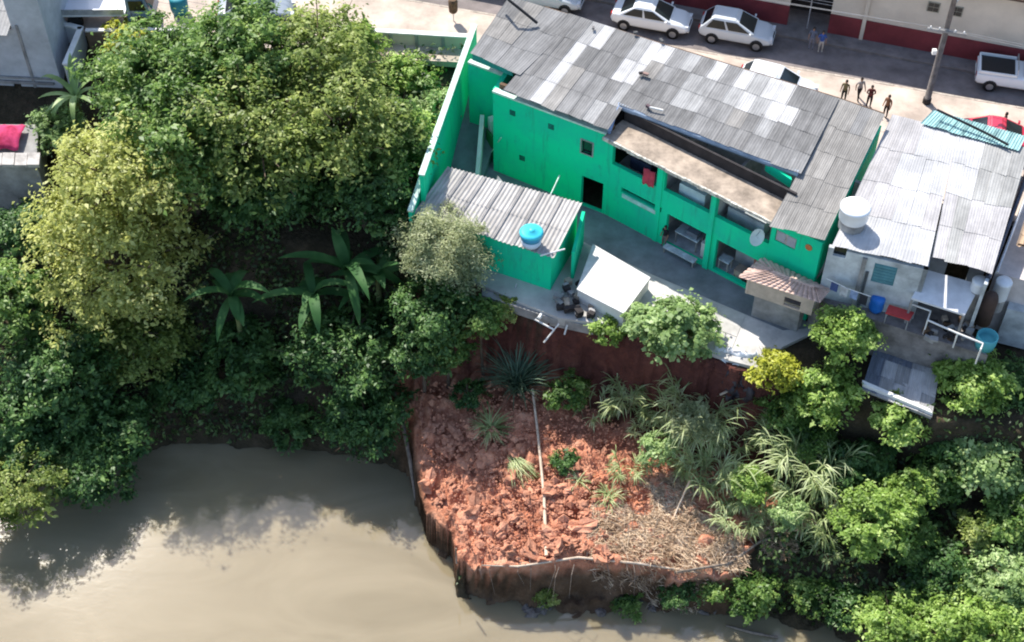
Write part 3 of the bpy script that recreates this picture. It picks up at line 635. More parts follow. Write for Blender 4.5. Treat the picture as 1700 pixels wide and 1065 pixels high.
# ------------------------------------------------------------------ the white-roofed house on the right
rh = thing('white_roofed_house', 'house with bright white patchwork sheet roof and grey-white back walls', 'house', P(1470, 480, -2.8))
rr = random.Random(8)
m_w = [mat('roof_white', (.45, .445, .445), .8, .06, 1, streak=st, objvar=.05), mat('roof_offwhite', (.41, .392, .388), .9, .10, 1, streak=st, objvar=.08), mat('roof_paleg', (.335, .33, .315), .9, .12, 1, streak=st, objvar=.08)]
mb = MB(); mb.tube([P(1482, 192, 2.95), P(1706, 247, 2.95)], .06, 5); rrf = mb.build('roof', m_brown, rh)
def toneR(r, c, g):
    if c in (3, 4): return m_w[0]
    if c == 5 and r < 2: return m_w[0]
    if c <= 1 and r < 2: return m_w[1]
    return g.choice([m_w[0], m_w[1], m_w[1]])
def toneR2(r, c, g):
    if c <= 1 and r < 2: return m_w[0]
    if r < 2 and c >= 2: return m_w[2]
    return g.choice([m_w[1], m_w[1], m_w[2]])
sheets(rrf, P(1482, 190, 3.15), P(1590, 217, 3.15), P(1540, 439, 2.7), P(1384, 403, 2.7), 6, 4, toneR, waves=5, amp=.009, seed=31, sag=.02)
sheets(rrf, P(1590, 217, 3.17), P(1708, 246, 3.17), P(1648, 449, 2.75), P(1549, 424, 2.75), 5, 4, toneR2, waves=5, amp=.009, seed=32, sag=.02)
B0, B1, B2, B3 = P(1376, 410, 2.5), P(1541, 448, 2.5), P(1640, 470, 2.5), P(1700, 290, 2.5)
vcl = lambda u, vt, vb, ur, A, B: hrect(A, B, u, vt, vb, ur)
w_open = vcl(1385, 412, 424, 1404, B0, B1); w_sh = vcl(1453, 436, 468, 1486, B0, B1)
w_door = vcl(1470, 500, 535, 1512, B0, B1)
TF = -.7
wallmesh(B0, B1, TF, 2.5, .2, [w_open, w_sh]).build('wall', m_wash, rh)
db = Vector((B1.x-B0.x, B1.y-B0.y, 0)); LB = db.length; db.normalize(); nb = Vector((-db.y, db.x, 0))
WB = lambda s, o, z: Vector((B0.x, B0.y, 0))+db*s+nb*o+Vector((0, 0, z))
mb = MB(); obox(mb, WB, w_sh[0], w_sh[1], .02, .08, w_sh[2], w_sh[3]); sh = mb.build('shutter', mat('teal_shutter', (.09, .24, .28), .6, .15), rh)
for k in range(6):
    z = w_sh[2]+.06+k*(w_sh[3]-w_sh[2]-.1)/6; mb = MB(); obox(mb, WB, w_sh[0]+.05, w_sh[1]-.05, -.005, .019, z, z+(w_sh[3]-w_sh[2]-.1)/6-.04); mb.build('slat', MATS['teal_shutter'], sh)
mb = MB(); obox(mb, WB, w_open[0], w_open[1], .16, .19, w_open[2], w_open[3]); mb.build('window_pane', m_glass, rh)
s_, z_ = onwall(1443, 442, B0, B1); mb = MB(); obox(mb, WB, s_-.08, s_+.05, -.06, 0, -.6, 1.6); mb.build('drain_pipe', mat('dark_pipe', (.08, .09, .10), .5), rh)
mb = MB(); obox(mb, WB, 1.55, 1.75, -.12, 0, TF, 2.4); mb.build('pilaster', m_grey, rh)
wallmesh((B2.x, B2.y), (B3.x, B3.y), TF, 2.4, .15).build('wall', m_wash, rh)
cA = WB(LB, 2.6, 0); cB = Vector((B2.x, B2.y, 0))+nb*2.6
wallmesh(cA, cB, TF, 2.6, .2, [(.9, 1.9, TF, 1.4)]).build('wall', mat('blue_grey_render', (.42, .45, .50), .9, .12), rh)
wallmesh(WB(LB, 0, 0), cA, TF, 2.5, .2).build('wall', m_wash, rh)
# lower awning over the terrace
q = [P(1513, 494, .95), P(1602, 522, .95), P(1628, 472, 1.4), P(1541, 448, 1.4)]
MB().hexa([p+Vector((0, 0, -.1)) for p in q], q).build('terrace_awning', mat('pale_awning', (.66, .66, .68), .8, .08), rh)
for u, v in ((1514, 497), (1600, 523)):
    p = P(u, v, .85); MB().tube([p, Vector((p.x, p.y, -.7))], .06, 6).build('awning_post', m_grey, rh)
q = [WB(-.2, .1, 0), WB(LB, .1, 0), cA, cB, Vector((B2.x, B2.y, 0)), P(1640, 590, TF), P(1545, 562, TF), P(1455, 532, TF), P(1372, 503, TF)]
MB().prism([(p.x, p.y) for p in q], -3.2, TF+.01).build('terrace_floor', mat('dim_terrace_floor', (.22, .20, .19), .9, .25), rh)
# translucent teal eave sheets on the street side
m_fib = mat('teal_fibreglass', (.30, .50, .49), .6, .25, 1.5, streak=st, objvar=.08)
ev = thing('teal_street_canopy', 'row of translucent teal roof sheets along the street edge of the white roof', 'canopy', P(1610, 215, 3.0))
mb = MB(); mb.tube([P(1532, 200, 3.2), P(1692, 246, 3.2)], .05, 5); evb = mb.build('beam', m_metal, ev)
sheets(evb, P(1550, 183, 3.35), P(1703, 226, 3.35), P(1692, 247, 3.25), P(1532, 202, 3.25), 7, 1, lambda r, c, g: m_fib, waves=5, amp=.03, seed=33, name='canopy_sheet')
# gutter strip beside the roof, alley and next house
gt = thing('alley_gutter', 'long dark metal gutter between the white roof and the next house', 'gutter', P(1670, 380, 2.4))
a, b_ = P(1705, 288, 2.5), P(1640, 462, 2.4)
mb = MB(); mb.tube([a, b_], .13, 8); mb.build('channel', mat('dark_gutter', (.06, .065, .09), .4, .2, metal=.4), gt)
mb = MB(); mb.tube([P(1713, 300, 2.4), P(1655, 452, 2.3)], .06, 8); mb.build('pipe', m_metal, gt)
nh = thing('neighbour_house', 'pink-white walled house beyond the dark alley at the right edge', 'house', P(1690, 430, -2.8))
q = [P(1652, 452, 1.0), P(1700, 335, 1.0), P(1800, 360, 1.0), P(1765, 480, 1.0), P(1697, 464, 1.0)]
MB().prism([(p.x, p.y) for p in q], -2.8, 1.0).build('wall', mat('pinkish_render', (.60, .53, .50), .9, .1), nh)
mb = MB(); mb.tube([P(1690, 405, 2.3), P(1790, 425, 2.3)], .05, 5); nr_ = mb.build('roof', m_brown, nh)
sheets(nr_, P(1712, 330, 2.6), P(1800, 355, 2.6), P(1770, 425, 2.2), P(1688, 404, 2.2), 8, 4, lambda r, c, g: mat('ochre_tile', (.46, .33, .22), .9, .15, objvar=.12), waves=1, amp=.05, seed=35, name='roof_tile')
q = [P(1685, 470, -.5), P(1760, 490, -.5), P(1745, 530, -.5), P(1672, 512, -.5)]
MB().prism([(p.x, p.y) for p in q], -2.8, -.5).build('wall', m_wash, nh)
# lower slab at the bank
q = [P(1458, 560, -2.6), P(1564, 588, -2.6), P(1547, 690, -2.6), P(1432, 642, -2.6)]
m_gs_shade = mat('shaded_sheet', (.17, .19, .23), .8, .2, 1.0, streak=st, objvar=.1)  # sheets darkened for the shade on the left and top
ls = thing('lower_terrace', 'flat pale concrete roof slab on the bank below the white-roofed house', 'terrace', P(1500, 630, -4))
MB().prism([(p.x, p.y) for p in q], -2.85, -2.68).build('slab', m_grey, ls)
sheets(ls, q[0]+Vector((0, 0, .02)), q[1]+Vector((0, 0, .02)), q[2], q[3], 5, 3, lambda r, c, g: (m_gs_shade if c < 1 or (r == 0 and c < 3) else (m_s[3] if (c+r) % 3 else m_s[2])), seed=51, sag=.04)
cc = sum(q, Vector())/4; MB().prism([((p.x-cc.x)*.93+cc.x, (p.y-cc.y)*.93+cc.y) for p in q], -7, -2.85).build('wall', m_grey, ls)
MB().hexa([q[3]+Vector((0, 0, .003)), q[2]+Vector((0, 0, .003)), q[2]+Vector((-.1, .25, .003)), q[3]+Vector((-.0, .25, .003))], [q[3]+Vector((0, 0, .2)), q[2]+Vector((0, 0, .2)), q[2]+Vector((-.1, .25, .2)), q[3]+Vector((0, .25, .2))]).build('kerb_edge', m_white, ls)

# ------------------------------------------------------------------ cream building across the road
ob = thing('cream_building', 'long cream building with wine-red base across the shaded road', 'building', (14, opp_y(14), 0))
OA, OB = Vector((-40, opp_y(-40), 0)), Vector((45, opp_y(45), 0))
od = (OB-OA).normalized(); on = Vector((-od.y, od.x, 0)); OL = (OB-OA).length
WO = lambda s, o, z: OA+od*s+on*o+Vector((0, 0, z))
def os_(u): return hrect(OA, OB, u, 40, 60, u+3)[0]
ds0, ds1 = onwall(1306, 40, OA, OB)[0], onwall(1374, 50, OA, OB)[0]
sw = onwall(1434, 40, OA, OB)[0]
HW = 4.25
wallmesh(OA, OB, 1.25, HW, .25, [(ds0, ds1, 1.2, 2.7)]).build('wall', m_cream, ob)
mb = wallmesh(WO(0, -.05, 0), WO(OL, -.05, 0), 0.03, 1.25, .3, [(ds0, ds1, 0, 1.3)]); mb.build('dado', m_wine, ob)
mb = MB(); obox(mb, WO, ds0-.3, ds1+.3, 1.6, 1.7, 0, 3); mb.build('inner_wall', m_dark, ob)
mb = MB(); obox(mb, WO, 0, OL, -.35, 6, HW, HW+.12); r_ = mb.build('roof', mat('brown_roof', (.12, .08, .06), .9, .2), ob)
s = 40.0
while s < 78:
    mb = MB(); obox(mb, WO, s, s+.19, -.45, -.1, HW+.125, HW+.2); mb.build('roof_tile', MATS['brown_roof'], r_); s += .22
mb = MB(); obox(mb, WO, sw-.1, sw+.1, -.13, -.05, .03, HW-.05); mb.build('pilaster', m_cream, ob)
gt_ = MB(); obox(gt_, WO, (ds0+ds1)/2-.03, (ds0+ds1)/2+.03, -.02, .03, .04, 2.65); gt_ = gt_.build('gate', m_metal, ob)
for k in range(5):
    mb = MB(); obox(mb, WO, ds0, ds1, -.01, .02, 1.75+k*.19, 1.78+k*.19); mb.build('gate_bar', m_metal, gt_)
for u, v in ((1550, 11), (1588, 18)):
    s, z = onwall(u, v, OA, OB); mb = MB(); obox(mb, WO, s-.32, s+.32, -.04, .0, z-.3, z+.3); w = mb.build('vent_window', mat('olive_frame', (.30, .28, .22), .8), ob)
    for a in (0, 1):
        for c in (0, 1):
            mb = MB(); obox(mb, WO, s-.27+a*.28, s-.01+a*.28, -.055, -.041, z-.25+c*.27, z-.02+c*.27); mb.build('pane', m_glass, w)
# ------------------------------------------------------------------ low street walls on the left
lw = thing('street_parapet', 'low pale parapet with dark posts along the street beside the green house', 'wall', P(690, 55, 0))
a, b_ = P(560, 49, .75), P(779, 62, .75)
for k in range(5):
    p0, p1 = a+(b_-a)*k/5, a+(b_-a)*(k+1)/5; d = (p1-p0).normalized(); n = Vector((-d.y, d.x, 0))
    MB().prism([p0+d*.09, p1-d*.09, p1-d*.09+n*.12, p0+d*.09+n*.12], -1.0, .74).build('panel', m_cream, lw)
    MB().prism([p0-d*.085-n*.06, p0+d*.085-n*.06, p0+d*.085+n*.16, p0-d*.085+n*.16], -1.0, .742).build('post', m_grey, lw)
d = (b_-a).normalized(); n = Vector((-d.y, d.x, 0))
MB().prism([a-n*.09, b_-n*.09, b_+n*.24, a+n*.24], .745, .83).build('coping', m_white, lw)
lw2 = thing('street_parapet', 'low brown wall with white top beside the grey house and parked truck', 'wall', P(240, 60, 0))
a, b_ = P(142, 52, .5), P(335, 50, .5); d = (b_-a).normalized(); n = Vector((-d.y, d.x, 0))
MB().prism([a, b_, b_+n*.15, a+n*.15], -1.2, .5).build('wall', mat('brown_render', (.20, .14, .10), .9, .2), lw2)
MB().prism([a-n*.06, b_-n*.06, b_+n*.2, a+n*.2], .503, .58).build('coping', m_white, lw2)
# ------------------------------------------------------------------ grey-white house at the left edge
gh = thing('grey_house', 'grey-white gabled house at the upper left corner', 'house', P(40, 160, -2.5))
m_bl = mat('blue_shade_render', (.46, .48, .50), .9, .12, .8)
G0, G1 = P(-60, 150, -2.3), P(108, 158, -2.3)
sG = onwall(36, 100, G0, G1)[0]; Gm = G0+(G1-G0).normalized()*sG
wallmesh(G0, Gm, -2.9, 2.0, .2, [hrect(G0, Gm, 22, 138, 148, 36)]).build('wall', m_bl, gh)
wallmesh(Gm, G1, -2.9, 4.6, .2).build('wall', m_bl, gh)
dg = (G1-G0).normalized(); ng = Vector((-dg.y, dg.x, 0)); LG = (G1-G0).length
WG = lambda s, o, z: Vector((G0.x, G0.y, 0))+dg*s+ng*o+Vector((0, 0, z))
wallmesh(WG(LG, 0.01, 0), WG(LG-.4, 7, 0), -2.9, 4.6, .2).build('wall', m_bl, gh)
mb = MB(); obox(mb, WG, sG, LG+.1, .21, 7, 4.4, 4.55); mb.build('flat_roof', m_grey, gh)
mb = MB(); obox(mb, WG, LG-1.6, LG-1.45, -.05, 0, -2.2, 2.3); mb.build('downpipe', m_grey, gh)
mb = MB(); obox(mb, WG, 1.5, LG-.4, -.12, 0, -1.55, -1.4); mb.build('ledge', m_grey, gh)
mb = MB(); obox(mb, WG, 1.5, LG-.4, -.12, 0, -1.2, -1.1); mb.build('ledge', m_grey, gh)
mb = MB(); obox(mb, WG, -1, sG-.1, 4, 4.1, 2.6, 2.7); grf = mb.build('roof', m_brown, gh)
sheets(grf, WG(-1, 6, 3.4), WG(sG-.05, 6, 3.4), WG(sG-.05, -.5, 2.1), WG(-1, -.5, 2.1), 5, 4, lambda r, c, g: g.choice([m_s[2], m_s[4], m_s[1]]), waves=5, seed=41)
wallrun('side_wall', 'grey garden wall with bright white top beside the gabled house', 'wall', [P(112, 108, .4), P(138, 46, .4), P(100, 36, .4)], .22, -2.6, m_bl, .09, m_white, side=1)
wallrun('retaining_ledge', 'blue-grey retaining ledge below the gabled house', 'wall', [P(-80, 172, -2.4), P(105, 170, -2.4)], .9, -4.2, m_bl, side=1)
t = thing('stone_ledge', 'pale stone ledge and wall under the pink tarpaulin', 'ledge', P(20, 262, -4.5))
for k in range(6):
    u0, u1 = -60+k*21, -60+k*21+20
    MB().prism([(q.x, q.y) for q in (P(u0, 274, -1.2), P(u1, 274, -1.2), P(u1+2, 254, -1.2), P(u0+2, 254, -1.2))], -1.35, -1.18+.03*(k % 2)).build('stone', mat('pale_stone', (.42, .39, .36), .9, .2, 2), t)
MB().prism([(q.x, q.y) for q in (P(-60, 272, -1.36), P(60, 272, -1.36), P(64, 206, -1.36), P(-60, 206, -1.36))], -5, -1.36).build('wall', m_grey, t)  # darker grey picked to stand for the shadow below the ledge
# ------------------------------------------------------------------ vehicles
def paint(name, c): 
    m = mat(name, c, .25, .03, .6, spec=.5); m.node_tree.nodes['Principled BSDF'].inputs['Coat Weight'].default_value = .4; return m
m_tyre = mat('tyre_rubber', (.015, .015, .016), .9, .2, 8); m_rim = mat('alloy_rim', (.45, .46, .48), .35, .1, 5, metal=.8)
m_lampw = mat('headlamp_lens', (.6, .62, .65), .1, .05); m_lampr = mat('tail_lamp_lens', (.35, .02, .02), .2, .05); m_trim = mat('black_trim', (.02, .02, .022), .5, .1)
def loft(mb, st_):
    """stations along x: (x, half width, z low, z belt) -> rounded hull"""
    rings = []
    for x, w, z0, z1 in st_:
        rings.append([(x, -w*.86, z0), (x, -w, z0+.14), (x, -w, z0+(z1-z0)*.55), (x, -w*.95, z1-.06), (x, -w*.84, z1), (x, w*.84, z1), (x, w*.95, z1-.06), (x, w, z0+(z1-z0)*.55), (x, w, z0+.14), (x, w*.86, z0)])
    vs = [p for r in rings for p in r]; n = 10; fs = []
    for i in range(len(rings)-1):
        for k in range(n): fs.append((i*n+k, i*n+(k+1) % n, (i+1)*n+(k+1) % n, (i+1)*n+k))
    fs += [tuple(range(n)), tuple(range(len(rings)*n-1, (len(rings)-1)*n-1, -1))]
    return mb.add(vs, [tuple(reversed(f)) for f in fs])
def car(name, label, cat, loc, rz, pm, kind='sedan', group=None, L=4.2, W=.86):
    t = thing(name, label, cat, loc, group, local=True, rz=rz); h = L/2
    if kind == 'pickup': belt = [(-h, W*.93, .42, .98), (-h+.15, W, .34, 1.02), (h-1.35, W, .30, 1.02), (h-1.1, W, .30, 1.0), (h-.35, W*.97, .34, .92), (h-.08, W*.88, .40, .80), (h, W*.74, .45, .62)]
    else: belt = [(-h, W*.80, .46, .78), (-h+.1, W*.92, .38, .96), (-h+.5, W, .30, 1.0), (0, W, .28, .97), (h-1.25, W, .28, .95), (h-.5, W*.97, .30, .86), (h-.14, W*.90, .36, .74), (h, W*.74, .42, .60)]
    body = loft(MB(), belt).build('body', pm, t, True)
    if kind == 'sedan': xb, xr0, xr1, xf, zr = -h+.40, -h+1.25, h-2.05, h-.98, 1.45
    elif kind == 'hatch': xb, xr0, xr1, xf, zr = -h+.12, -h+.65, h-2.0, h-.95, 1.50
    elif kind == 'van': xb, xr0, xr1, xf, zr = -h+.10, -h+.25, h-1.6, h-.85, 1.75
    else: xb, xr0, xr1, xf, zr = h-2.25, h-2.15, h-1.75, h-1.05, 1.52
    wb, wt, zb_ = W*.93, W*.74, .93
    B = [Vector(p) for p in ((xb, -wb, zb_), (xf, -wb, zb_), (xf, wb, zb_), (xb, wb, zb_))]
    T = [Vector(p) for p in ((xr0, -wt, zr-.02), (xr1, -wt, zr-.02), (xr1, wt, zr-.02), (xr0, wt, zr-.02))]
    cab = MB().hexa(B, T); xm = (xr0+xr1)/2
    cab.hexa(T, [Vector((xr0+.12, -wt*.86, zr+.04)), Vector((xr1-.12, -wt*.86, zr+.04)), Vector((xr1-.12, wt*.86, zr+.04)), Vector((xr0+.12, wt*.86, zr+.04))])
    cabin = cab.build('cabin', pm, t); bv = body.modifiers.new('b', 'BEVEL'); bv.width = .05; bv.segments = 2; bv = cabin.modifiers.new('b', 'BEVEL'); bv.width = .05; bv.segments = 2
    def pane(nm, a, b_, c, d, off):
        o = Vector(off)*.012; MB().add([a+o, b_+o, c+o, d+o], [(0, 1, 2, 3)]).build(nm, m_glass, cabin)
    lp = lambda a, b_, k: a+(b_-a)*k
    def quad(nm, b0, b1, t0, t1, off, m0=.08, m1=.92, l0=.1, l1=.9):
        bl, br = lp(lp(b0, b1, m0), lp(t0, t1, m0), l0), lp(lp(b0, b1, m1), lp(t0, t1, m1), l0)
        tl, tr = lp(lp(b0, b1, m0), lp(t0, t1, m0), l1), lp(lp(b0, b1, m1), lp(t0, t1, m1), l1)
        pane(nm, bl, br, tr, tl, off)
    quad('windscreen', B[1], B[2], T[1], T[2], (.7, 0, .7)); quad('rear_window', B[3], B[0], T[3], T[0], (-.7, 0, .7))
    for s in (0, 1):
        b0, b1, t0, t1 = (B[0], B[1], T[0], T[1]) if s == 0 else (B[2], B[3], T[2], T[3]); off = (0, -1 if s == 0 else 1, .35)
        if kind == 'pickup': quad('side_window', b0, b1, t0, t1, off, .12, .88)
        else:
            quad('side_window', b0, b1, t0, t1, off, .08, .47); quad('side_window', b0, b1, t0, t1, off, .52, .93)
    for sx in (-h+.78, h-.80):
        for sy in (-1, 1):
            w = MB(); ct = Vector((sx, sy*(W-.06), .31)); prof = [(.19, -.1), (.29, -.11), (.315, -.06), (.315, .06), (.29, .11), (.19, .1)]
            vs = []; fs = []; n = 16
            for r_, y in prof:
                for k in range(n): a = 2*math.pi*k/n; vs.append(ct+Vector((r_*math.cos(a), y, r_*math.sin(a))))
            for i in range(len(prof)-1):
                for k in range(n): fs.append((i*n+k, i*n+(k+1) % n, (i+1)*n+(k+1) % n, (i+1)*n+k))
            w.add(vs, fs); wl = w.build('wheel', m_tyre, t, True)
            w = MB(); w.tube([ct+Vector((0, -.1, 0)), ct+Vector((0, .1, 0))], .2, 12); w.build('rim', m_rim, wl)
            w = MB(); w.tube([ct+Vector((0, sy*.0, .03)), ct+Vector((0, sy*.085, .03))], .36, 14); w.build('wheel_arch', m_trim, t)
    for sy in (-1, 1):
        MB().box((h-.10, sy*W*.62, .70), (.16, .30, .13)).build('headlight', m_lampw, t)
        MB().box((-h+.04, sy*W*.66, .80), (.12, .22, .2)).build('tail_light', m_lampr, t)
        MB().box((xf-.25, sy*(W+.06), 1.02), (.1, .16, .11)).build('wing_mirror', pm, t)
    MB().box((h-.02, 0, .42), (.1, W*1.3, .14)).build('bumper', m_trim if kind == 'pickup' else pm, t)
    MB().box((h-.03, 0, .60), (.06, W*.7, .1)).build('grille', m_trim, t)
    if kind == 'pickup':
        MB().box((-h+1.05, 0, 1.03), (1.7, W*1.66, .03)).build('cargo_bed', m_trim, t)
        for sy in (-1, 1): MB().box((-h+1.05, sy*W*.9, 1.10), (1.85, .08, .14)).build('bed_rail', pm, t)
        MB().box((-h+.1, 0, 1.10), (.08, W*1.8, .14)).build('tailgate', pm, t)
        MB().tube([(-h+1.98, -W*.85, 1.0), (-h+1.98, -W*.8, 1.45), (-h+1.98, W*.8, 1.45), (-h+1.98, W*.85, 1.0)], .03, 6).build('roll_bar', m_rim, t)
    return t
p_white, p_silver, p_red, p_grey = paint('white_car_paint', (.72, .74, .75)), paint('silver_car_paint', (.55, .58, .60)), paint('red_car_paint', (.55, .03, .06)), paint('grey_car_paint', (.22, .25, .28))
RD = -.11
g = 'cars parked along the street'
p = P(1081, 42, RD); car('parked_car', 'white sedan parked under the cream wall, left of a silver hatchback', 'car', p, SRZ, p_white, 'sedan', g, 4.3)
p = P(1222, 63, RD); car('parked_car', 'silver-white hatchback parked in shade right of the white sedan', 'car', p, SRZ, p_silver, 'hatch', g, 4.0)
p = P(905, 4, RD); car('parked_car', 'pale car at the top edge, its tail just in frame', 'car', p, SRZ, p_silver, 'sedan', g, 4.3)
p = P(1690, 141, RD); car('pickup_truck', 'white pickup truck with open bed at the right edge of the road', 'pickup', p, SRZ+.05, p_white, 'pickup', g, 4.6, .88)
p = P(1287, 157, .0); car('parked_car', 'bright white sunlit car half hidden behind the grey roof', 'car', p, SRZ-.10, p_white, 'hatch', g, 4.1)
p = P(1657, 244, 0); car('parked_car', 'red car parked behind the teal canopy', 'car', p, SRZ+.05, p_red, 'sedan', g, 4.0)
p = P(428, 32, 0); car('parked_car', 'grey car with dark glass among the tree tops by the street', 'car', p, .05, p_grey, 'sedan', g, 4.2)
# flatbed truck and second vehicle by the grey house
tr = thing('flatbed_truck', 'white flatbed truck parked at the upper left by the grey house', 'truck', P(190, 32, 0), local=True, rz=.02)
MB().box((-.9, 0, .95), (3.6, 1.9, .12)).build('bed', paint('truck_bed_white', (.68, .68, .70)), tr)
for s in (-1, 1): MB().box((-.9, s*.93, 1.18), (3.6, .05, .34)).build('side_board', m_metal, tr)
cb_ = MB().hexa([Vector(q) for q in ((1.0, -.9, .5), (2.4, -.9, .5), (2.4, .9, .5), (1.0, .9, .5))], [Vector(q) for q in ((1.05, -.85, 1.95), (2.05, -.8, 1.95), (2.05, .8, 1.95), (1.05, .85, 1.95))]).build('cab', paint('truck_blue', (.12, .2, .30)), tr)
MB().add([(2.37, -.75, 1.15), (2.37, .75, 1.15), (2.10, .72, 1.85), (2.10, -.72, 1.85)], [(0, 1, 2, 3)]).build('windscreen', m_glass, cb_)
for s in (-1, 1): MB().add([(1.2, s*.895, 1.2), (2.1, s*.895, 1.2), (1.95, s*.86, 1.8), (1.2, s*.87, 1.8)], [(0, 1, 2, 3)]).build('side_window', m_glass, cb_)
for x in (-1.9, 1.7):
    for s in (-1, 1): MB().tube([(x, s*.6, .42), (x, s*.9, .42)], .42, 14).build('wheel', m_tyre, tr)
MB().box((0, 0, .65), (4.4, .8, .2)).build('chassis', m_trim, tr)

# ------------------------------------------------------------------ utility pole
pb = P(1538, 170, 0); up_ = thing('utility_pole', 'tall grey utility pole with crossarm and street lamp', 'pole', pb)
MB().tube([pb, pb+Vector((0, 0, 9.0))], [.17, .11], 10).build('post', mat('pole_concrete', (.16, .14, .13), .9, .2, 3), up_, True)
MB().lathe(pb, [(.22, 0), (.22, .3), (.17, .32)], 10).build('footing', m_dark, up_)
ax = (Vector((-SD.y, SD.x, 0))*.2+SD*.98).normalized()
for z, l in ((4.6, .95), (7.2, .9)):
    MB().box(pb+Vector((0, -.16, z)), (l*2, .1, .1), SRZ).build('crossarm', m_grey, up_)
    for k in (-.85, -.4, .4, .85):
        MB().lathe(pb+SD*l*k+Vector((0, -.16, z+.05)), [(.04, 0), (.055, .06), (.03, .14)], 8).build('insulator', m_white, up_)
arm = MB().tube([pb+Vector((.1, 0, 6.2)), pb+Vector((.35, .1, 6.5)), pb+Vector((.8, .25, 6.6))], .035, 6).build('lamp_arm', m_metal, up_)
MB().blob(pb+Vector((.75, .2, 6.5)), (.26, .14, .1), 3, .05).build('lamp_head', mat('lamp_white', (.85, .88, .92), .3, .03), arm, True)
MB().box(pb+Vector((-.32, -.05, 3.3)), (.2, .2, .25)).build('meter_box', m_white, up_)
wire_ends = [(Vector((-45, kerb_y(-45)-.5, 6.6)), 4.75), (Vector((60, kerb_y(60)-3, 6.4)), 4.75)]
lab = ['power line running left from the pole along the road', 'power line running right from the pole out of frame']
k = 0
for (e, z), lb in zip(wire_ends, lab):
    t = thing('power_line', lb, 'cable', pb+Vector((0, 0, z)))
    for off in (-.8, .8):
        a = pb+SD*off+Vector((0, -.16, z)); e2 = e+SD*0+Vector((0, off*.5, 0)); pts = []
        for i in range(17):
            f = i/16; q_ = a*(1-f)+e2*f; q_.z -= 1.6*4*f*(1-f)*.5; pts.append(q_)
        MB().tube(pts, .016, 4).build('wire', mat('pale_wire', (.35, .33, .31), .6), t)
def cable(label, pts, r=.05):
    o = MB().tube(pts, r, 6).build('service_cable', m_black); tag(o, label, 'cable'); return o
cable('thick black cable ending on the roof near the top edge', [P(820, -40, 5.2), P(845, 0, 4.7), P(870, 20, 4.25), P(892, 38, 3.78)], .075)
cable('black cable slung across the teal canopy', [P(1556, 182, 3.75), P(1605, 205, 3.62), P(1640, 222, 3.5), P(1674, 240, 3.45)], .06)
# dark bin on post by the street parapet
bb = P(753, 34, 0); t = thing('street_bin', 'small dark box on a thin post on the sunny forecourt', 'bin', bb)
MB().tube([bb, bb+Vector((0, 0, .7))], .03, 6).build('post', m_metal, t)
MB().lathe(bb+Vector((0, 0, .55)), [(.16, 0), (.24, .1), (.26, .75), (.2, .85), (.0, .88)], 10).build('box', m_brown, t)
bb = P(573, 30, 0); o = MB().tube([bb, bb+Vector((0, 0, 1.0))], .035, 6).build('thin_post', m_grey); tag(o, 'thin leaning post above the tree tops on the forecourt', 'post')

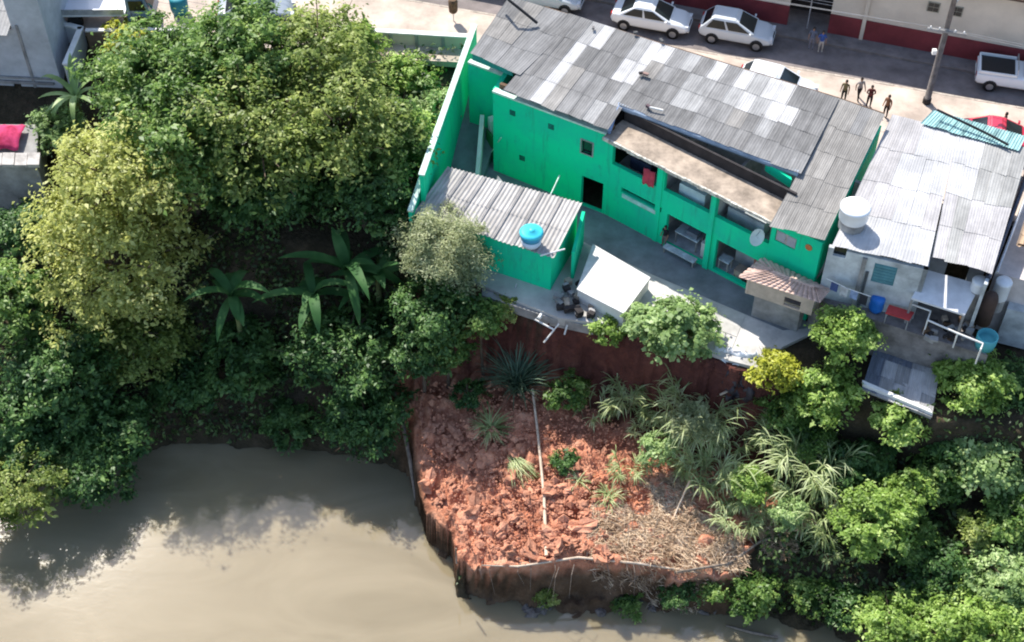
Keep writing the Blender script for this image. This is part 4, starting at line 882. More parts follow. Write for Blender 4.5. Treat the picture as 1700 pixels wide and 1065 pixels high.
# ------------------------------------------------------------------ people
m_skin = mat('skin', (.30, .17, .11), .6, .08, 4)
def person(label, loc, rz, shirt, trou, pose='stand', hair=(.02, .015, .012), scale=.8, arms='down'):
    t = thing('person', label, 'person', loc, None, local=True, rz=rz)
    J = {}; E_ = []
    def j(n, p, r, par=None):
        J[n] = (len(J), p, r)
        if par: E_.append((J[par][0], J[n][0]))
    dk = .22 if pose == 'walk' else 0
    j('pelvis', (0, 0, .93), (.145, .10)); j('waist', (0, .0, 1.08), (.13, .095), 'pelvis'); j('chest', (0, .01, 1.30), (.155, .105), 'waist'); j('neckb', (0, 0, 1.45), (.07, .065), 'chest')
    j('neck', (0, .01, 1.51), (.055, .055), 'neckb'); j('head', (0, .025, 1.60), (.085, .095), 'neck'); j('crown', (0, .015, 1.70), (.065, .075), 'head'); j('nose', (0, .125, 1.595), (.018, .018), 'head')
    for s, sg in (('L', -1), ('R', 1)):
        j('sh'+s, (sg*.19, 0, 1.41), (.065, .06), 'chest')
        if arms == 'cross': el, wr, hd = (sg*.27, .02, 1.14), (sg*.04, .20, 1.18), (-sg*.06, .22, 1.2)
        elif arms == 'up': el, wr, hd = (sg*.30, .12, 1.24), (sg*.22, .30, 1.42), (sg*.2, .34, 1.5)
        else: el, wr, hd = (sg*.25, -.02-sg*dk*.4, 1.13), (sg*.27, .07-sg*dk*.6, .89), (sg*.27, .09-sg*dk*.6, .82)
        j('el'+s, el, (.045, .045), 'sh'+s); j('wr'+s, wr, (.03, .03), 'el'+s); j('hd'+s, hd, (.035, .022), 'wr'+s)
        hv = (Vector(hd)-Vector(wr)).normalized(); sv = hv.cross(Vector((1, 0, 0))).normalized() if abs(hv.x) < .9 else Vector((0, 0, 1))
        for k in range(5):
            o = (k-2)*.018; ln = (.045, .08, .09, .085, .065)[k]
            tip = Vector(hd)+hv*ln+sv*(o*1.6 if k else -.055); j('f%d' % k+s, tuple(tip), (.009, .009), 'hd'+s)
        j('hip'+s, (sg*.095, 0, .88), (.095, .095), 'pelvis'); j('kn'+s, (sg*.11, .03+sg*dk*.6, .50), (.062, .065), 'hip'+s)
        j('an'+s, (sg*.115, sg*dk, .09), (.042, .045), 'kn'+s); j('to'+s, (sg*.13, .15+sg*dk, .035), (.045, .03), 'an'+s)
    me = bpy.data.meshes.new('body'); js = list(J.values())
    me.from_pydata([tuple(c*scale for c in q[1]) for q in js], E_, [])
    o = bpy.data.objects.new('body', me); C.objects.link(o)
    sk = o.modifiers.new('s', 'SKIN'); sk.use_smooth_shade = True
    for i, q in enumerate(js):
        v = me.skin_vertices[0].data[i]; v.radius = (q[2][0]*scale*1.12, q[2][1]*scale*1.12); v.use_root = (i == 0)
    o.modifiers.new('u', 'SUBSURF').levels = 1
    dg_ = bpy.context.evaluated_depsgraph_get(); ev_ = bpy.data.meshes.new_from_object(o.evaluated_get(dg_))
    bpy.data.objects.remove(o); ev_.materials.clear()
    ms = [m_skin, mat('shirt_%s' % (shirt,), shirt, .85, .15, 4), mat('trousers_%s' % (trou,), trou, .85, .15, 4), m_black]
    for m_ in ms: ev_.materials.append(m_)
    for pl in ev_.polygons:
        c = pl.center/scale; i = 0
        if c.z < .075: i = 3
        elif c.z < .97 and abs(c.x) < .215 : i = 2
        elif c.z < 1.47 and (abs(c.x) < .235 or c.z > 1.16): i = 1
        pl.material_index = i
    link('body', ev_, t)
    mb = MB(); vs = []; n = 12
    prof = [(.096, 1.585), (.102, 1.65), (.092, 1.71), (.06, 1.755), (0, 1.77)]
    for r_, z in prof:
        for k in range(n):
            a = 2*math.pi*k/n; ff = .55 if (math.sin(a) > .5 and z < 1.68) else 1.0
            vs.append((r_*math.cos(a)*.92*scale, (r_*math.sin(a)*ff+.008)*scale, z*scale))
    fs = [(i*n+k, i*n+(k+1) % n, (i+1)*n+(k+1) % n, (i+1)*n+k) for i in range(len(prof)-1) for k in range(n)]
    mb.add(vs, fs); mb.build('hair', mat('hair_dark', hair, .6, .2, 9), t, True)
    return t
person('person in olive top watching from the forecourt, leftmost of the group by the roof', P(1399, 168, 0), 2.6, (.14, .12, .06), (.02, .02, .022))
person('person in pale shirt and black trousers mid-stride, second from the left on the forecourt', P(1424, 164, 0), 3.4, (.30, .28, .27), (.012, .012, .014), 'walk')
person('person in dark red-black top facing the roof edge', P(1441, 177, 0), 3.0, (.09, .02, .02), (.015, .015, .02), arms='cross')
person('person in brown clothes at the right end of the forecourt group', P(1469, 193, 0), 2.3, (.18, .09, .05), (.03, .022, .02))
person('person in blue shirt and pale shorts by the gate across the road', P(1361, 86, 0), 3.0, (.04, .09, .30), (.42, .38, .34))
person('person in faded blue-grey clothes standing left of the person in blue', P(1346, 80, 0), 2.8, (.12, .14, .20), (.20, .20, .24))
person('person in black top standing in the shaded yard beside the green house', P(1102, 408, -2.8), 2.2, (.02, .02, .024), (.22, .16, .15))
person('person in brown coat standing beside the red car', P(1661, 222, 0), 1.2, (.13, .07, .06), (.07, .04, .035))

# ------------------------------------------------------------------ clutter
dp = P(1263, 400, -1.0)
s_, z_ = onwall(1263, 388, A1, A2); c_ = W2(s_, -.30, z_); t = thing('satellite_dish', 'pale oval satellite dish on the green wall right of the open bays', 'dish', c_)
nrm = Vector((-.35, -.55, .75)).normalized(); a_ = nrm.cross(Vector((0, 0, 1))).normalized(); b_ = nrm.cross(a_); vs = [c_-nrm*.08]; fs = []
for i in range(1, 4):
    for k in range(16):
        an_ = 2*math.pi*k/16; r_ = .42*i/3; vs.append(c_+(a_*math.cos(an_)*.78+b_*math.sin(an_))*r_+nrm*(-.08+.12*(i/3)**2))
for k in range(16): fs.append((0, 1+k, 1+(k+1) % 16))
for i in range(2):
    for k in range(16): fs.append((1+i*16+k, 1+(i+1)*16+k, 1+(i+1)*16+(k+1) % 16, 1+i*16+(k+1) % 16))
MB().add(vs, fs).build('reflector', mat('dish_pale', (.62, .70, .64), .5, .06), t, True)
MB().tube([c_-nrm*.05, W2(s_, 0, z_-.2)], .03, 6).build('bracket', m_metal, t); MB().tube([c_-b_*.35, c_+nrm*.35], .015, 5).build('feed_arm', m_metal, t)
# clothes hanging over the upper balcony sill
s_, z_ = onwall(1078, 292, A1, A2); mb = MB()
vs = []; fs = []
for i in range(7):
    for k in range(6):
        f = k/5; vs.append(W2(s_-.32+.64*i/6, -.06-.05*math.sin(i*1.9)-.04*f, z_+.42-.95*f-.05*math.sin(i*2.3)*f))
for i in range(6):
    for k in range(5): fs.append((i*6+k, i*6+k+1, (i+1)*6+k+1, (i+1)*6+k))
o = mb.add(vs, fs).build('hanging_cloth', mat('crimson_cloth', (.48, .06, .09), .9, .15, 4), None, True); tag(o, 'crimson cloth hanging over the upper balcony sill', 'cloth')
so = o.modifiers.new('thick', 'SOLIDIFY'); so.thickness = .03
# things inside the open bays
s_, z_ = U[1][0]+.6, zb
mb = MB(); obox(mb, W2, U[1][0]+.55, U[1][0]+2.0, .5, 1.1, .02, 1.15); o = mb.build('mattress', mat('pale_blue_fabric', (.55, .66, .68), .9, .08)); tag(o, 'pale blue mattress stood on edge inside the middle upper bay', 'mattress')
mb = MB(); obox(mb, W2, U[2][0]+.2, U[2][0]+2.2, .8, 1.5, .02, .9); o = mb.build('cabinet', m_wash); tag(o, 'pale cabinet inside the right upper bay', 'cabinet')
mb = MB(); obox(mb, W2, U[0][0]+.4, U[0][0]+1.6, 1.0, 1.6, .02, .75); o = mb.build('dark_sofa', mat('navy_fabric', (.04, .05, .09), .9, .2)); tag(o, 'dark sofa shape inside the left upper bay', 'sofa')
s0 = Lw[0][0]
def stuff_box(nm, lb, ct, Wf, s0, s1, o0, o1, z0, z1, m, leg=False):
    t = thing(nm, lb, ct, Wf((s0+s1)/2, (o0+o1)/2, z0))
    if leg:
        mb = MB(); obox(mb, Wf, s0, s1, o0, o1, z1-.06, z1); mb.build('top', m, t)
        for a in (s0+.06, s1-.06):
            for c in (o0+.06, o1-.06): mb = MB(); obox(mb, Wf, a-.03, a+.03, c-.03, c+.03, z0, z1-.061); mb.build('leg', m_grey, t)
    else:
        mb = MB(); obox(mb, Wf, s0, s1, o0, o1, z0, z1); mb.build('body', m, t)
        mb = MB(); obox(mb, Wf, s0-.02, s1+.02, o0-.02, o1+.02, z1+.003, z1+.04); mb.build('top', m, t)
    return t
m_lb = mat('pale_laundry_blue', (.50, .57, .60), .9, .2, 3); m_sl = mat('slate_fabric', (.16, .18, .22), .9, .2)
stuff_box('work_table', 'pale table in the left lower bay', 'table', W2, s0+.3, s0+1.6, .4, 1.1, -2.69, -1.9, m_lb, True)
stuff_box('slate_bundle', 'slate-grey bundle on the pale table in the lower bay', 'bundle', W2, s0+.9, s0+1.5, .5, 1.0, -1.89, -1.6, m_sl)
stuff_box('washing_machine', 'white appliance at the right of the left lower bay', 'appliance', W2, s0+1.85, s0+2.4, .4, 1.0, -2.69, -1.8, m_white)
stuff_box('bench', 'pale bench along the left lower bay front', 'bench', W2, s0+.2, s0+2.0, -.45, -.1, -2.8, -2.4, m_lb, True)
s0 = Lw[1][0]
stuff_box('counter', 'pale counter in the right lower bay', 'counter', W2, s0+.5, s0+2.4, 1.2, 1.7, -2.69, -1.7, m_wash)
stuff_box('crate', 'dark crate standing by the oven hood', 'crate', W2, s0+1.5, s0+1.95, .2, .6, -2.69, -2.2, m_dark)
stuff_box('work_table', 'light table at the left of the right lower bay', 'table', W2, s0+.1, s0+.7, .2, .7, -2.69, -2.0, m_lb, True)
stuff_box('wood_box', 'brown wooden box in the right lower bay', 'box', W2, s0+1.0, s0+1.45, .3, .8, -2.69, -2.3, m_slab)
# orange plate on green wall
s_, z_ = onwall(1343, 410, A1, A2); mb = MB(); c_ = W2(s_, -.04, z_); mb.tube([c_, c_+n2v*.04], .17, 14); o = mb.build('wall_plate', mat('orange_plastic', (.52, .17, .06), .6)); tag(o, 'round orange plate on the green wall near its corner', 'plate')
# white sign under slot window
mb = MB(); obox(mb, W2, S1[0]+.1, S1[1]-.3, -.05, -.003, S1[2]-.28, S1[2]-.05); o = mb.build('wall_panel', mat('mint_panel', (.45, .70, .62), .7, .2)); tag(o, 'pale mint strip below the long slot window', 'panel')
# white water tanks
def wtank(lb, u, v, z, r, h, base):
    b0 = P(u, v, z); t = thing('white_water_tank', lb, 'water tank', (b0.x, b0.y, base))
    MB().lathe((b0.x, b0.y, z-h), [(r*.92, 0), (r*.98, .08), (r, h-.12), (r*1.03, h-.1), (r*1.03, h-.04), (r*.9, h+.03), (r*.3, h+.07), (0, h+.08)], 24).build('tank_body', mat('tank_white', (.74, .76, .78), .5, .05), t, True)
    MB().lathe((b0.x, b0.y, base), [(r*.9, 0), (r*.9, max(.05, z-h-base))], 12).build('stand', m_grey, t)
wtank('large white round water tank at the left side of the white roof', 1421, 342, 3.95, .66, .75, 2.7)
wtank('small white round tank at the lower right corner of the white roof', 1628, 465, 1.9, .34, .6, -.7)
wtank('tall white tank in the alley beside the white roof', 1668, 466, 1.1, .36, 1.1, -.7)
b0 = P(1648, 486, 1.2); t = thing('brown_cistern', 'tall dark brown rounded cistern in the alley', 'cistern', (b0.x, b0.y, -.7)); MB().lathe((b0.x, b0.y, -.7), [(.36, 0), (.36, 1.5), (.3, 1.75), (.15, 1.9), (0, 1.92)], 16).build('shell', mat('brown_shell', (.08, .05, .04), .8, .2), t, True)
# terrace clutter
b0 = P(1453, 514, -.69); t = thing('blue_barrel', 'bright blue plastic barrel behind the bush on the terrace', 'barrel', b0)
MB().lathe(b0, [(.26, 0), (.33, .15), (.34, .3), (.32, .45), (.34, .6), (.33, .8), (.27, .92), (0, .93)], 18).build('shell', mat('blue_barrel_plastic', (.02, .16, .55), .4, .06), t, True)
q = [P(1470, 519, .0), P(1510, 531, .0), P(1518, 518, .0), P(1476, 505, .0)]; t = thing('red_table', 'red table standing on the shaded terrace', 'table', (q[0].x, q[0].y, -.7))
MB().prism(q, -.06, .0).build('table_top', mat('red_plastic', (.45, .05, .05), .5, .1), t)
for p_ in q: c_ = p_*.9+(sum(q, Vector())/4)*.1; MB().tube([(c_.x, c_.y, -.7), (c_.x, c_.y, -.07)], .03, 6).build('leg', m_grey, t)
rr = random.Random(17); t = thing('junk_pile', 'dark heap of mixed junk on the shaded terrace behind the railing', 'junk', P(1565, 545, -.69))
for k in range(26):
    p_ = P(rr.uniform(1535, 1615), rr.uniform(532, 566), -.6); MB().box((p_.x, p_.y, -.6+rr.uniform(0, .15)), (rr.uniform(.12, .45), rr.uniform(.1, .3), rr.uniform(.1, .3)), rr.uniform(0, 3)).build('scrap', rr.choice([m_dark, m_dark, m_grey, m_brown, m_metal, m_slab]), t)
t = thing('white_railing', 'bent white pipe railing along the terrace edge', 'railing', P(1580, 560, -.7))
pts = [P(1512, 504, .3), P(1545, 516, .3), P(1540, 531, .25), P(1590, 553, .25), P(1632, 570, .25), P(1628, 580, .25)]
MB().tube(pts, .045, 6).build('top_rail', m_white, t)
for p_ in pts: MB().tube([p_, Vector((p_.x, p_.y, -.7))], .035, 6).build('baluster', m_white, t)
b0 = P(1634, 574, -.69); t = thing('turquoise_drum', 'wide turquoise drum at the end of the white railing', 'drum', b0); MB().lathe(b0, [(.42, 0), (.46, .3), (.47, .7), (.42, .72), (.4, .4), (0, .4)], 18).build('shell', mat('drum_turquoise', (.08, .36, .40), .5, .1), t, True)
t = thing('laundry_line', 'blue and pale laundry hung on a line along the stained back wall', 'laundry', P(1420, 480, -.7))
a_, b_ = P(1372, 462, .9), P(1446, 492, .9); MB().tube([a_, (a_+b_)/2-Vector((0, 0, .08)), b_], .02, 4).build('line', m_white, t)
for k, c_ in enumerate(((.06, .09, .22), (.5, .5, .52), (.25, .32, .5), (.03, .03, .04))):
    s_ = a_.lerp(b_, .12+k*.22); e_ = a_.lerp(b_, .28+k*.22); o_ = Vector((0, -.03, 0)); h_ = Vector((0, 0, -.55-.1*(k % 2))); d_ = Vector((0, 0, -.06))
    MB().hexa([s_+h_+o_, e_+h_+o_, e_+h_, s_+h_], [s_+d_+o_, e_+d_+o_, e_+d_, s_+d_]).build('garment', mat('garment%d' % k, c_, .9, .2, 4), t)
# pink cloth at far left, on the ledge
vs = []; fs = []; c0, c1 = P(-40, 232, -1.3), P(38, 235, -1.3)
for i in range(14):
    for k in range(9):
        f, e_ = i/13, k/8; p_ = c0*(1-f)+c1*f; vs.append(p_+Vector((0, 1.0-1.9*e_, .25+.35*math.sin(e_*math.pi)*(1+.4*math.sin(f*11))+.12*noise.noise((f*6, e_*5, 1)))))
for i in range(13):
    for k in range(8): fs.append((i*9+k, i*9+k+1, (i+1)*9+k+1, (i+1)*9+k))
o = MB().add(vs, fs).build('pink_cloth', mat('pink_fabric', (.62, .06, .17), .9, .25, 1.2, col2=(.25, .01, .04)), None, True); tag(o, 'crumpled pink tarpaulin on the ledge at the left edge', 'tarpaulin')
so = o.modifiers.new('thick', 'SOLIDIFY'); so.thickness = .03
b0 = P(300, 22, 0); t = thing('teal_bin', 'teal drum half hidden by leaves near the parked truck', 'bin', b0); MB().lathe(b0, [(.4, 0), (.5, .4), (.5, 1.0), (.4, 1.1), (0, 1.12)], 14).build('shell', mat('teal_plastic', (.03, .25, .30), .5, .1), t, True)
# white box at the passage
b0 = P(819, 214, -1.2); mb = MB().box((b0.x, b0.y, -1.0), (.42, .4, 1.1), .4); o = mb.build('white_box', m_white); tag(o, 'white upright box in the green side passage', 'box')
b0 = P(815, 240, -1.9); mb = MB().box((b0.x, b0.y, -1.9), (.08, .9, 1.5), .5); o = mb.build('green_gate', mat('dark_green_gate', (.02, .16, .05), .7, .2)); tag(o, 'dark green gate leaf below the white box', 'gate')
cable('thin pale stay wire in the green side passage', [P(832, 228, -.2), P(816, 252, -2.0)], .025).data.materials[0] = m_mint
# ------------------------------------------------------------------ vegetation
olive = leafmat('leaf_olive', (.08, .13, .03), (.25, .33, .07), (.56, .61, .21), .5)
yell = leafmat('leaf_yellow_olive', (.23, .27, .06), (.52, .55, .15), (.78, .78, .34), .5)
green = leafmat('leaf_mid_green', (.045, .10, .025), (.15, .27, .055), (.42, .55, .16), .48)
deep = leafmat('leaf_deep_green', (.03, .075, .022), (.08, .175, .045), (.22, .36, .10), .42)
lime = leafmat('leaf_lime', (.12, .20, .035), (.32, .48, .10), (.60, .74, .25), .5)
pale = leafmat('leaf_pale_green', (.14, .22, .07), (.33, .47, .17), (.62, .74, .36), .48)
silver = leafmat('leaf_silver', (.15, .18, .08), (.33, .37, .18), (.60, .62, .36), .45)
canef = leafmat('leaf_cane', (.18, .24, .08), (.42, .50, .22), (.72, .76, .45), .45)
gold = leafmat('leaf_gold', (0.234, 0.260, 0.026), (0.442, 0.468, 0.052), (0.650, 0.650, 0.117), .4)
banana_m = leafmat('leaf_banana_shade', (.02, .065, .02), (.045, .13, .035), (.11, .22, .07), .35, .6, .2)  # leaf colour lowered for the shade the plants stand in
straw = leafmat('dry_straw', (.32, .21, .13), (.62, .46, .31), (.88, .72, .53), .3, .8, .1)
bark = mat('bark', (.13, .095, .065), .95, .25, 3, bump=.2)
def leafmesh(name, c, nrm, L, Wd, m, rng, org, fold=.12, tdir=None):
    n = len(c); nrm = nrm/np.linalg.norm(nrm, axis=1, keepdims=True)
    r = rng.normal(size=(n, 3)) if tdir is None else tdir+rng.normal(size=(n, 3))*.35
    t = r-nrm*(r*nrm).sum(1, keepdims=True); t /= np.linalg.norm(t, axis=1, keepdims=True)
    b = np.cross(nrm, t); L = L.reshape(-1, 1); Wd = Wd.reshape(-1, 1)
    v = np.stack([c-t*L*.5, c-b*Wd*.5+nrm*L*fold+t*L*.05, c+t*L*.5-nrm*L*fold, c+b*Wd*.5+nrm*L*fold+t*L*.05], 1).reshape(-1, 3)-np.array(org)
    me = bpy.data.meshes.new(name); rawmesh(me, v, np.arange(4*n).reshape(-1, 4)); me.materials.append(m); return me
def unit(rng, n):
    d = rng.normal(size=(n, 3)); return d/np.linalg.norm(d, axis=1, keepdims=True)
def crownpts(rng, c, r, ncl, nl, zmin=-.5, tight=1.0):
    d = unit(rng, ncl*3); d = d[d[:, 2] > zmin][:ncl]; c = np.array(c); r = np.array(r)
    cc = c+d*r*rng.uniform(.3, 1.05, (len(d), 1)); cr = r.mean()*rng.uniform(.10, .36, len(d))*tight
    k = rng.choice(len(d), nl, p=cr**1.6/(cr**1.6).sum()); d2 = unit(rng, nl); d2[:, 2] = np.abs(d2[:, 2])*.6+d2[:, 2]*.4
    rad = cr[k]*np.abs(rng.normal(.72, .38, nl))
    pos = cc[k]+d2*rad[:, None]*np.array([1, 1, .6]); nr = d2*.45+d[k]*.35+np.array([0, .12, .85])+rng.normal(size=(nl, 3))*.45
    m = rng.random(nl) < .22; dm = unit(rng, int(m.sum())); dm[:, 2] = np.abs(dm[:, 2])*1.1-.25
    pos[m] = c+dm*r*rng.uniform(.5, 1.02, (len(dm), 1)); nr[m] = dm*.4+np.array([0, .1, .8])+rng.normal(size=(len(dm), 3))*.5
    return pos, nr, cc
TREE_I = [0]
def tree(name, label, cat, u, v, zc, rpx, m, nl=7000, ls=.34, group=None, squash=.8, ncl=26, aspect=.5, trunk=True, rx=1.0, ry=1.0, base=None, lean=0, tight=1.0, gap=-.16):
    TREE_I[0] += 1; rng = np.random.default_rng(100+TREE_I[0])
    nl = int(nl*2.1); ls = ls*.72; ncl = int(ncl*2.2)
    c = P(u, v, zc); dep = c.y*math.cos(PITCH)-(c.z-CAMH)*math.sin(PITCH); r = rpx*dep/FPX
    gx, gy = (c.x+lean, c.y) if base is None else (P(*base).x, P(*base).y)
    g0 = gz(gx, gy) if base is None else base[2]
    t = thing(name, label, cat, (gx, gy, g0), group)
    pos, nr, cc = crownpts(rng, c, (r*rx, r*ry, r*squash), ncl, nl, tight=tight)
    off = float(TREE_I[0])*7.3; fr = 1.15/max(.6, r*.35)
    kp = np.array([noise.noise((a*fr+off, b_*fr, c_*fr)) for a, b_, c_ in pos]) > gap; pos, nr = pos[kp], nr[kp]; nl = len(pos)
    Ls = np.clip(rng.lognormal(-.1, .35, nl), .4, 2.0)*ls
    me = leafmesh('crown', pos, nr, Ls, Ls*aspect, m, rng, ORG[t.name]); link('crown', me, t)
    if trunk:
        mb = MB(); b0 = Vector((gx, gy, g0-.2)); hgt = max(c.z-g0, .5); r0 = max(.05, r*.07)
        mid = Vector(((gx+c.x)/2+rng.normal()*.15, (gy+c.y)/2+rng.normal()*.15, (g0+c.z)/2)); top = Vector((c.x, c.y, c.z+r*squash*.2))
        mb.tube([b0, mid, top], [r0, r0*.75, r0*.3], 7)
        for k in range(min(9, len(cc))):
            e = Vector(cc[k*len(cc)//9]); f = .35+.5*rng.random(); s = mid*(1-f)+top*f
            mb.tube([s, (s+e)/2+Vector((0, 0, .15*r)), e], [r0*.4, r0*.25, r0*.08], 5)
        for k in range(int(5+r*3)):
            e = Vector(cc[rng.integers(0, len(cc))]); o_ = (e-Vector(c)).normalized(); e2 = e+o_*r*rng.uniform(.12, .32)+Vector((0, 0, r*.08))
            mb.tube([Vector(c).lerp(e, .5), e, e2], [r0*.22, r0*.13, r0*.05], 4)
        mb.build('trunk', bark, t, True)
    return t
gW = 'trees in the wooded plot beside the green house'
T = lambda lb, *a, **k: tree('broadleaf_tree', lb, 'tree', *a, group=gW, **k)
T('yellow-olive tree crown at the left of the wood, upper half', 215, 300, 0.2, 135, yell, 11000, .32, ncl=44)
T('large yellow-olive tree crown at the left of the wood, widest', 205, 435, -3.2, 148, yell, 13000, .32, ncl=52, rx=.95)
T('olive tree crown low on the left bank below the yellow one', 230, 560, -7.0, 98, olive, 9000, .30, ncl=36)
T('mid-green tree nearest the grey gabled house', 265, 130, 2.0, 115, green, 9000, .34, ncl=34)
T('green tree at the street side with top near the parked grey car', 400, 95, 3.4, 105, green, 8000, .34, ncl=32)
T('olive-green tree at the middle of the street side of the wood', 530, 100, 3.2, 95, olive, 7500, .32, ncl=30)
T('largest olive-green tree in the centre of the wood', 430, 215, 1.5, 140, olive, 12000, .34, ncl=48)
T('green tree left of centre in the wood, beside the yellow crown', 300, 230, 1.8, 110, green, 9000, .34, ncl=34)
T('olive-green tree right of centre in the wood', 570, 215, 1.6, 120, olive, 9500, .33, ncl=38)
T('green tree on the right flank of the wood near the green side wall', 650, 245, 0.8, 85, green, 6500, .32, ncl=28)
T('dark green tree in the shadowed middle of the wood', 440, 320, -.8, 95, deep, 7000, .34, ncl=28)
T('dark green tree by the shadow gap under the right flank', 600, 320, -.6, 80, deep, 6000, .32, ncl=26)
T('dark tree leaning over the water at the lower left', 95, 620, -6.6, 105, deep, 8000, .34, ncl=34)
T('dark low tree over the water between the two shaded bays', 180, 720, -8.8, 76, deep, 6500, .32, ncl=28)
T('olive low tree on the bank between yellow crown and the water', 310, 640, -8.6, 56, deep, 6000, .30, ncl=26)
T('green tree at the left edge halfway down', 20, 500, -4.0, 75, green, 5500, .32, ncl=24)
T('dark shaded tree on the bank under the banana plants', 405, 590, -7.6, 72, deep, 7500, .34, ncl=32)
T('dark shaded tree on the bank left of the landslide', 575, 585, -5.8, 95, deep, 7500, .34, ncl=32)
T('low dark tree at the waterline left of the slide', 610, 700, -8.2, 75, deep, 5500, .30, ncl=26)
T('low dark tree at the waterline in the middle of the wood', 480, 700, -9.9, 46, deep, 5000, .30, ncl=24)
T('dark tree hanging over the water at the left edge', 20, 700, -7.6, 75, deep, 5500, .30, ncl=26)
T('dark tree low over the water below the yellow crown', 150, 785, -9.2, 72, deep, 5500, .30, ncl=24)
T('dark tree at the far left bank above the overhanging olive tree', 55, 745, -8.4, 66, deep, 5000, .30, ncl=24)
T('olive branchy tree set over the water at the lower left edge to block the sun glint', 25, 810, -8.6, 80, olive, 5500, .28, ncl=26)  # placed to block the sun's mirror point on the water
gS = 'shrubs on the plot behind the street parapet'
S = lambda lb, *a, **k: tree('leafy_shrub', lb, 'shrub', *a, group=gS, **k)
S('bright green shrub right below the street parapet', 690, 125, -.8, 55, lime, 4500, .30, ncl=22)
S('light green shrub against the pale top of the green side wall', 715, 180, -1.2, 50, pale, 4200, .30, ncl=20)
S('bright shrub left of the parapet panels among tree tops', 590, 75, .6, 48, lime, 3500, .28, ncl=18)
S('light shrub between the side wall and the wood, lower', 690, 230, -1.4, 45, lime, 3500, .28, ncl=18)
S('lime shrub at the parapet foot in the middle', 640, 130, -.6, 50, lime, 3800, .28, ncl=20)
S('yellow-tipped shrub beside the grey garden wall', 215, 75, -.2, 48, gold, 2600, .34, ncl=16)
S('dark shrub added to darken the shadow below the stone ledge', 45, 385, -3.6, 62, deep, 4500, .28, ncl=20)  # added to deepen the shadow under the ledge
S('silvery shrub right of the pink cloth', 95, 215, -1.8, 55, pale, 4200, .28, ncl=20)
gB = 'bushes on the slope below the houses'
Bu = lambda lb, *a, **k: tree('bush', lb, 'bush', *a, group=gB, **k)
Bu('fine-leaved silvery bush overlapping the ribbed roof', 738, 412, -1.2, 76, silver, 16000, .22, ncl=46, aspect=.3, squash=.95, gap=-.45)
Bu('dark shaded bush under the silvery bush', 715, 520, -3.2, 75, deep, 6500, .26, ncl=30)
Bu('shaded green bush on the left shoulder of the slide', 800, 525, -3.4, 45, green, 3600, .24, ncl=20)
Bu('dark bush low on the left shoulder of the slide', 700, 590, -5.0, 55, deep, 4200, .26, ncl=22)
Bu('round-leaved pale green bush over the yard edge', 1125, 545, -1.8, 66, pale, 6000, .27, ncl=34, aspect=.8)
Bu('smaller pale bush left of the round-leaved one', 1072, 535, -2.0, 36, pale, 2400, .26, ncl=16, aspect=.8)
Bu('small bright bush right under the white cistern corner', 1010, 545, -3.2, 34, lime, 2200, .24, ncl=14)
Bu('golden-yellow bush at the right end of the yard slab', 1288, 615, -2.8, 44, gold, 3600, .26, ncl=20)
Bu('leafy green bush beside the blue barrel', 1402, 550, -1.0, 55, lime, 5200, .27, ncl=28)
Bu('lime bush below the blue barrel bush', 1375, 650, -3.4, 58, lime, 4800, .28, ncl=26)
Bu('dark-leaved bush under the golden bush', 1310, 680, -4.6, 50, green, 3600, .26, ncl=20)
Bu('tree-like lime bush right of the pale lower terrace', 1612, 635, -2.4, 66, lime, 6000, .29, ncl=30)
Bu('lime bush overlapping the lower edge of the pale terrace', 1500, 695, -3.6, 52, lime, 4500, .28, ncl=24)
Bu('dark bush at the right edge beside the alley', 1685, 640, -3.0, 60, deep, 4200, .28, ncl=22)
Bu('bright broad-leaved bush at the right edge of the slope', 1640, 760, -5.0, 80, pale, 6200, .30, ncl=30, aspect=.7)
Bu('green bush right of the cane clumps', 1560, 790, -5.8, 55, green, 4000, .28, ncl=22)
Bu('tall lime bush on the slope above the bend of the bank', 1455, 870, -6.0, 72, lime, 6500, .28, ncl=32)
Bu('bright tuft joined to the tall lime bush at its upper right', 1515, 815, -5.4, 45, lime, 3200, .26, ncl=18)
Bu('green bush at the waterline right of the roots', 1250, 985, -9.6, 46, green, 3800, .24, ncl=22)
Bu('round green bush at the waterline, rightmost over the water', 1355, 990, -9.4, 42, green, 3600, .24, ncl=20)
Bu('bright bush at the bottom edge right of the water', 1480, 1040, -8.0, 62, lime, 5000, .27, ncl=26)
Bu('pale green bush at the bottom edge, right', 1600, 1045, -7.6, 72, lime, 5600, .28, ncl=28)
Bu('pale olive bush in the bottom right corner', 1675, 965, -7.0, 62, pale, 4800, .28, ncl=26)
Bu('dark bush between the lime bush and the corner', 1570, 960, -7.8, 60, deep, 4200, .28, ncl=22)
Bu('green bush at right edge under the broad-leaved one', 1690, 860, -6.0, 55, green, 4000, .28, ncl=22)
Bu('low olive shrub on the mud shelf below the bamboo pole', 905, 990, -10.4, 24, olive, 1200, .18, ncl=10)
Bu('dark shrub clinging to the bank below the brush heap', 1130, 985, -10.0, 34, deep, 1800, .2, ncl=12)
Bu('green shrub on the bank left of the waterline bush', 1190, 975, -9.6, 32, green, 1800, .2, ncl=12)
Bu('small green bush floating at the foot of the dark bank', 1040, 1000, -10.6, 28, green, 1600, .2, ncl=12)
Bu('olive bush on the middle of the slide beside the bamboo pole', 945, 650, -6.4, 36, green, 2400, .24, ncl=16)
Bu('dark small bush on the shaded part of the slide', 935, 765, -7.6, 26, deep, 1300, .2, ncl=10)
Bu('shaded green bush hanging over the upper left of the slide', 740, 570, -4.6, 52, green, 4000, .24, ncl=22)
Bu('dark leafy bush on the red soil left of the blue-green cane', 778, 655, -7.0, 32, deep, 1900, .22, ncl=12)
Bu('feathery pale bush rising in the middle of the slide right of the dark cut', 1150, 700, -4.8, 44, silver, 4200, .24, ncl=22, aspect=.3)
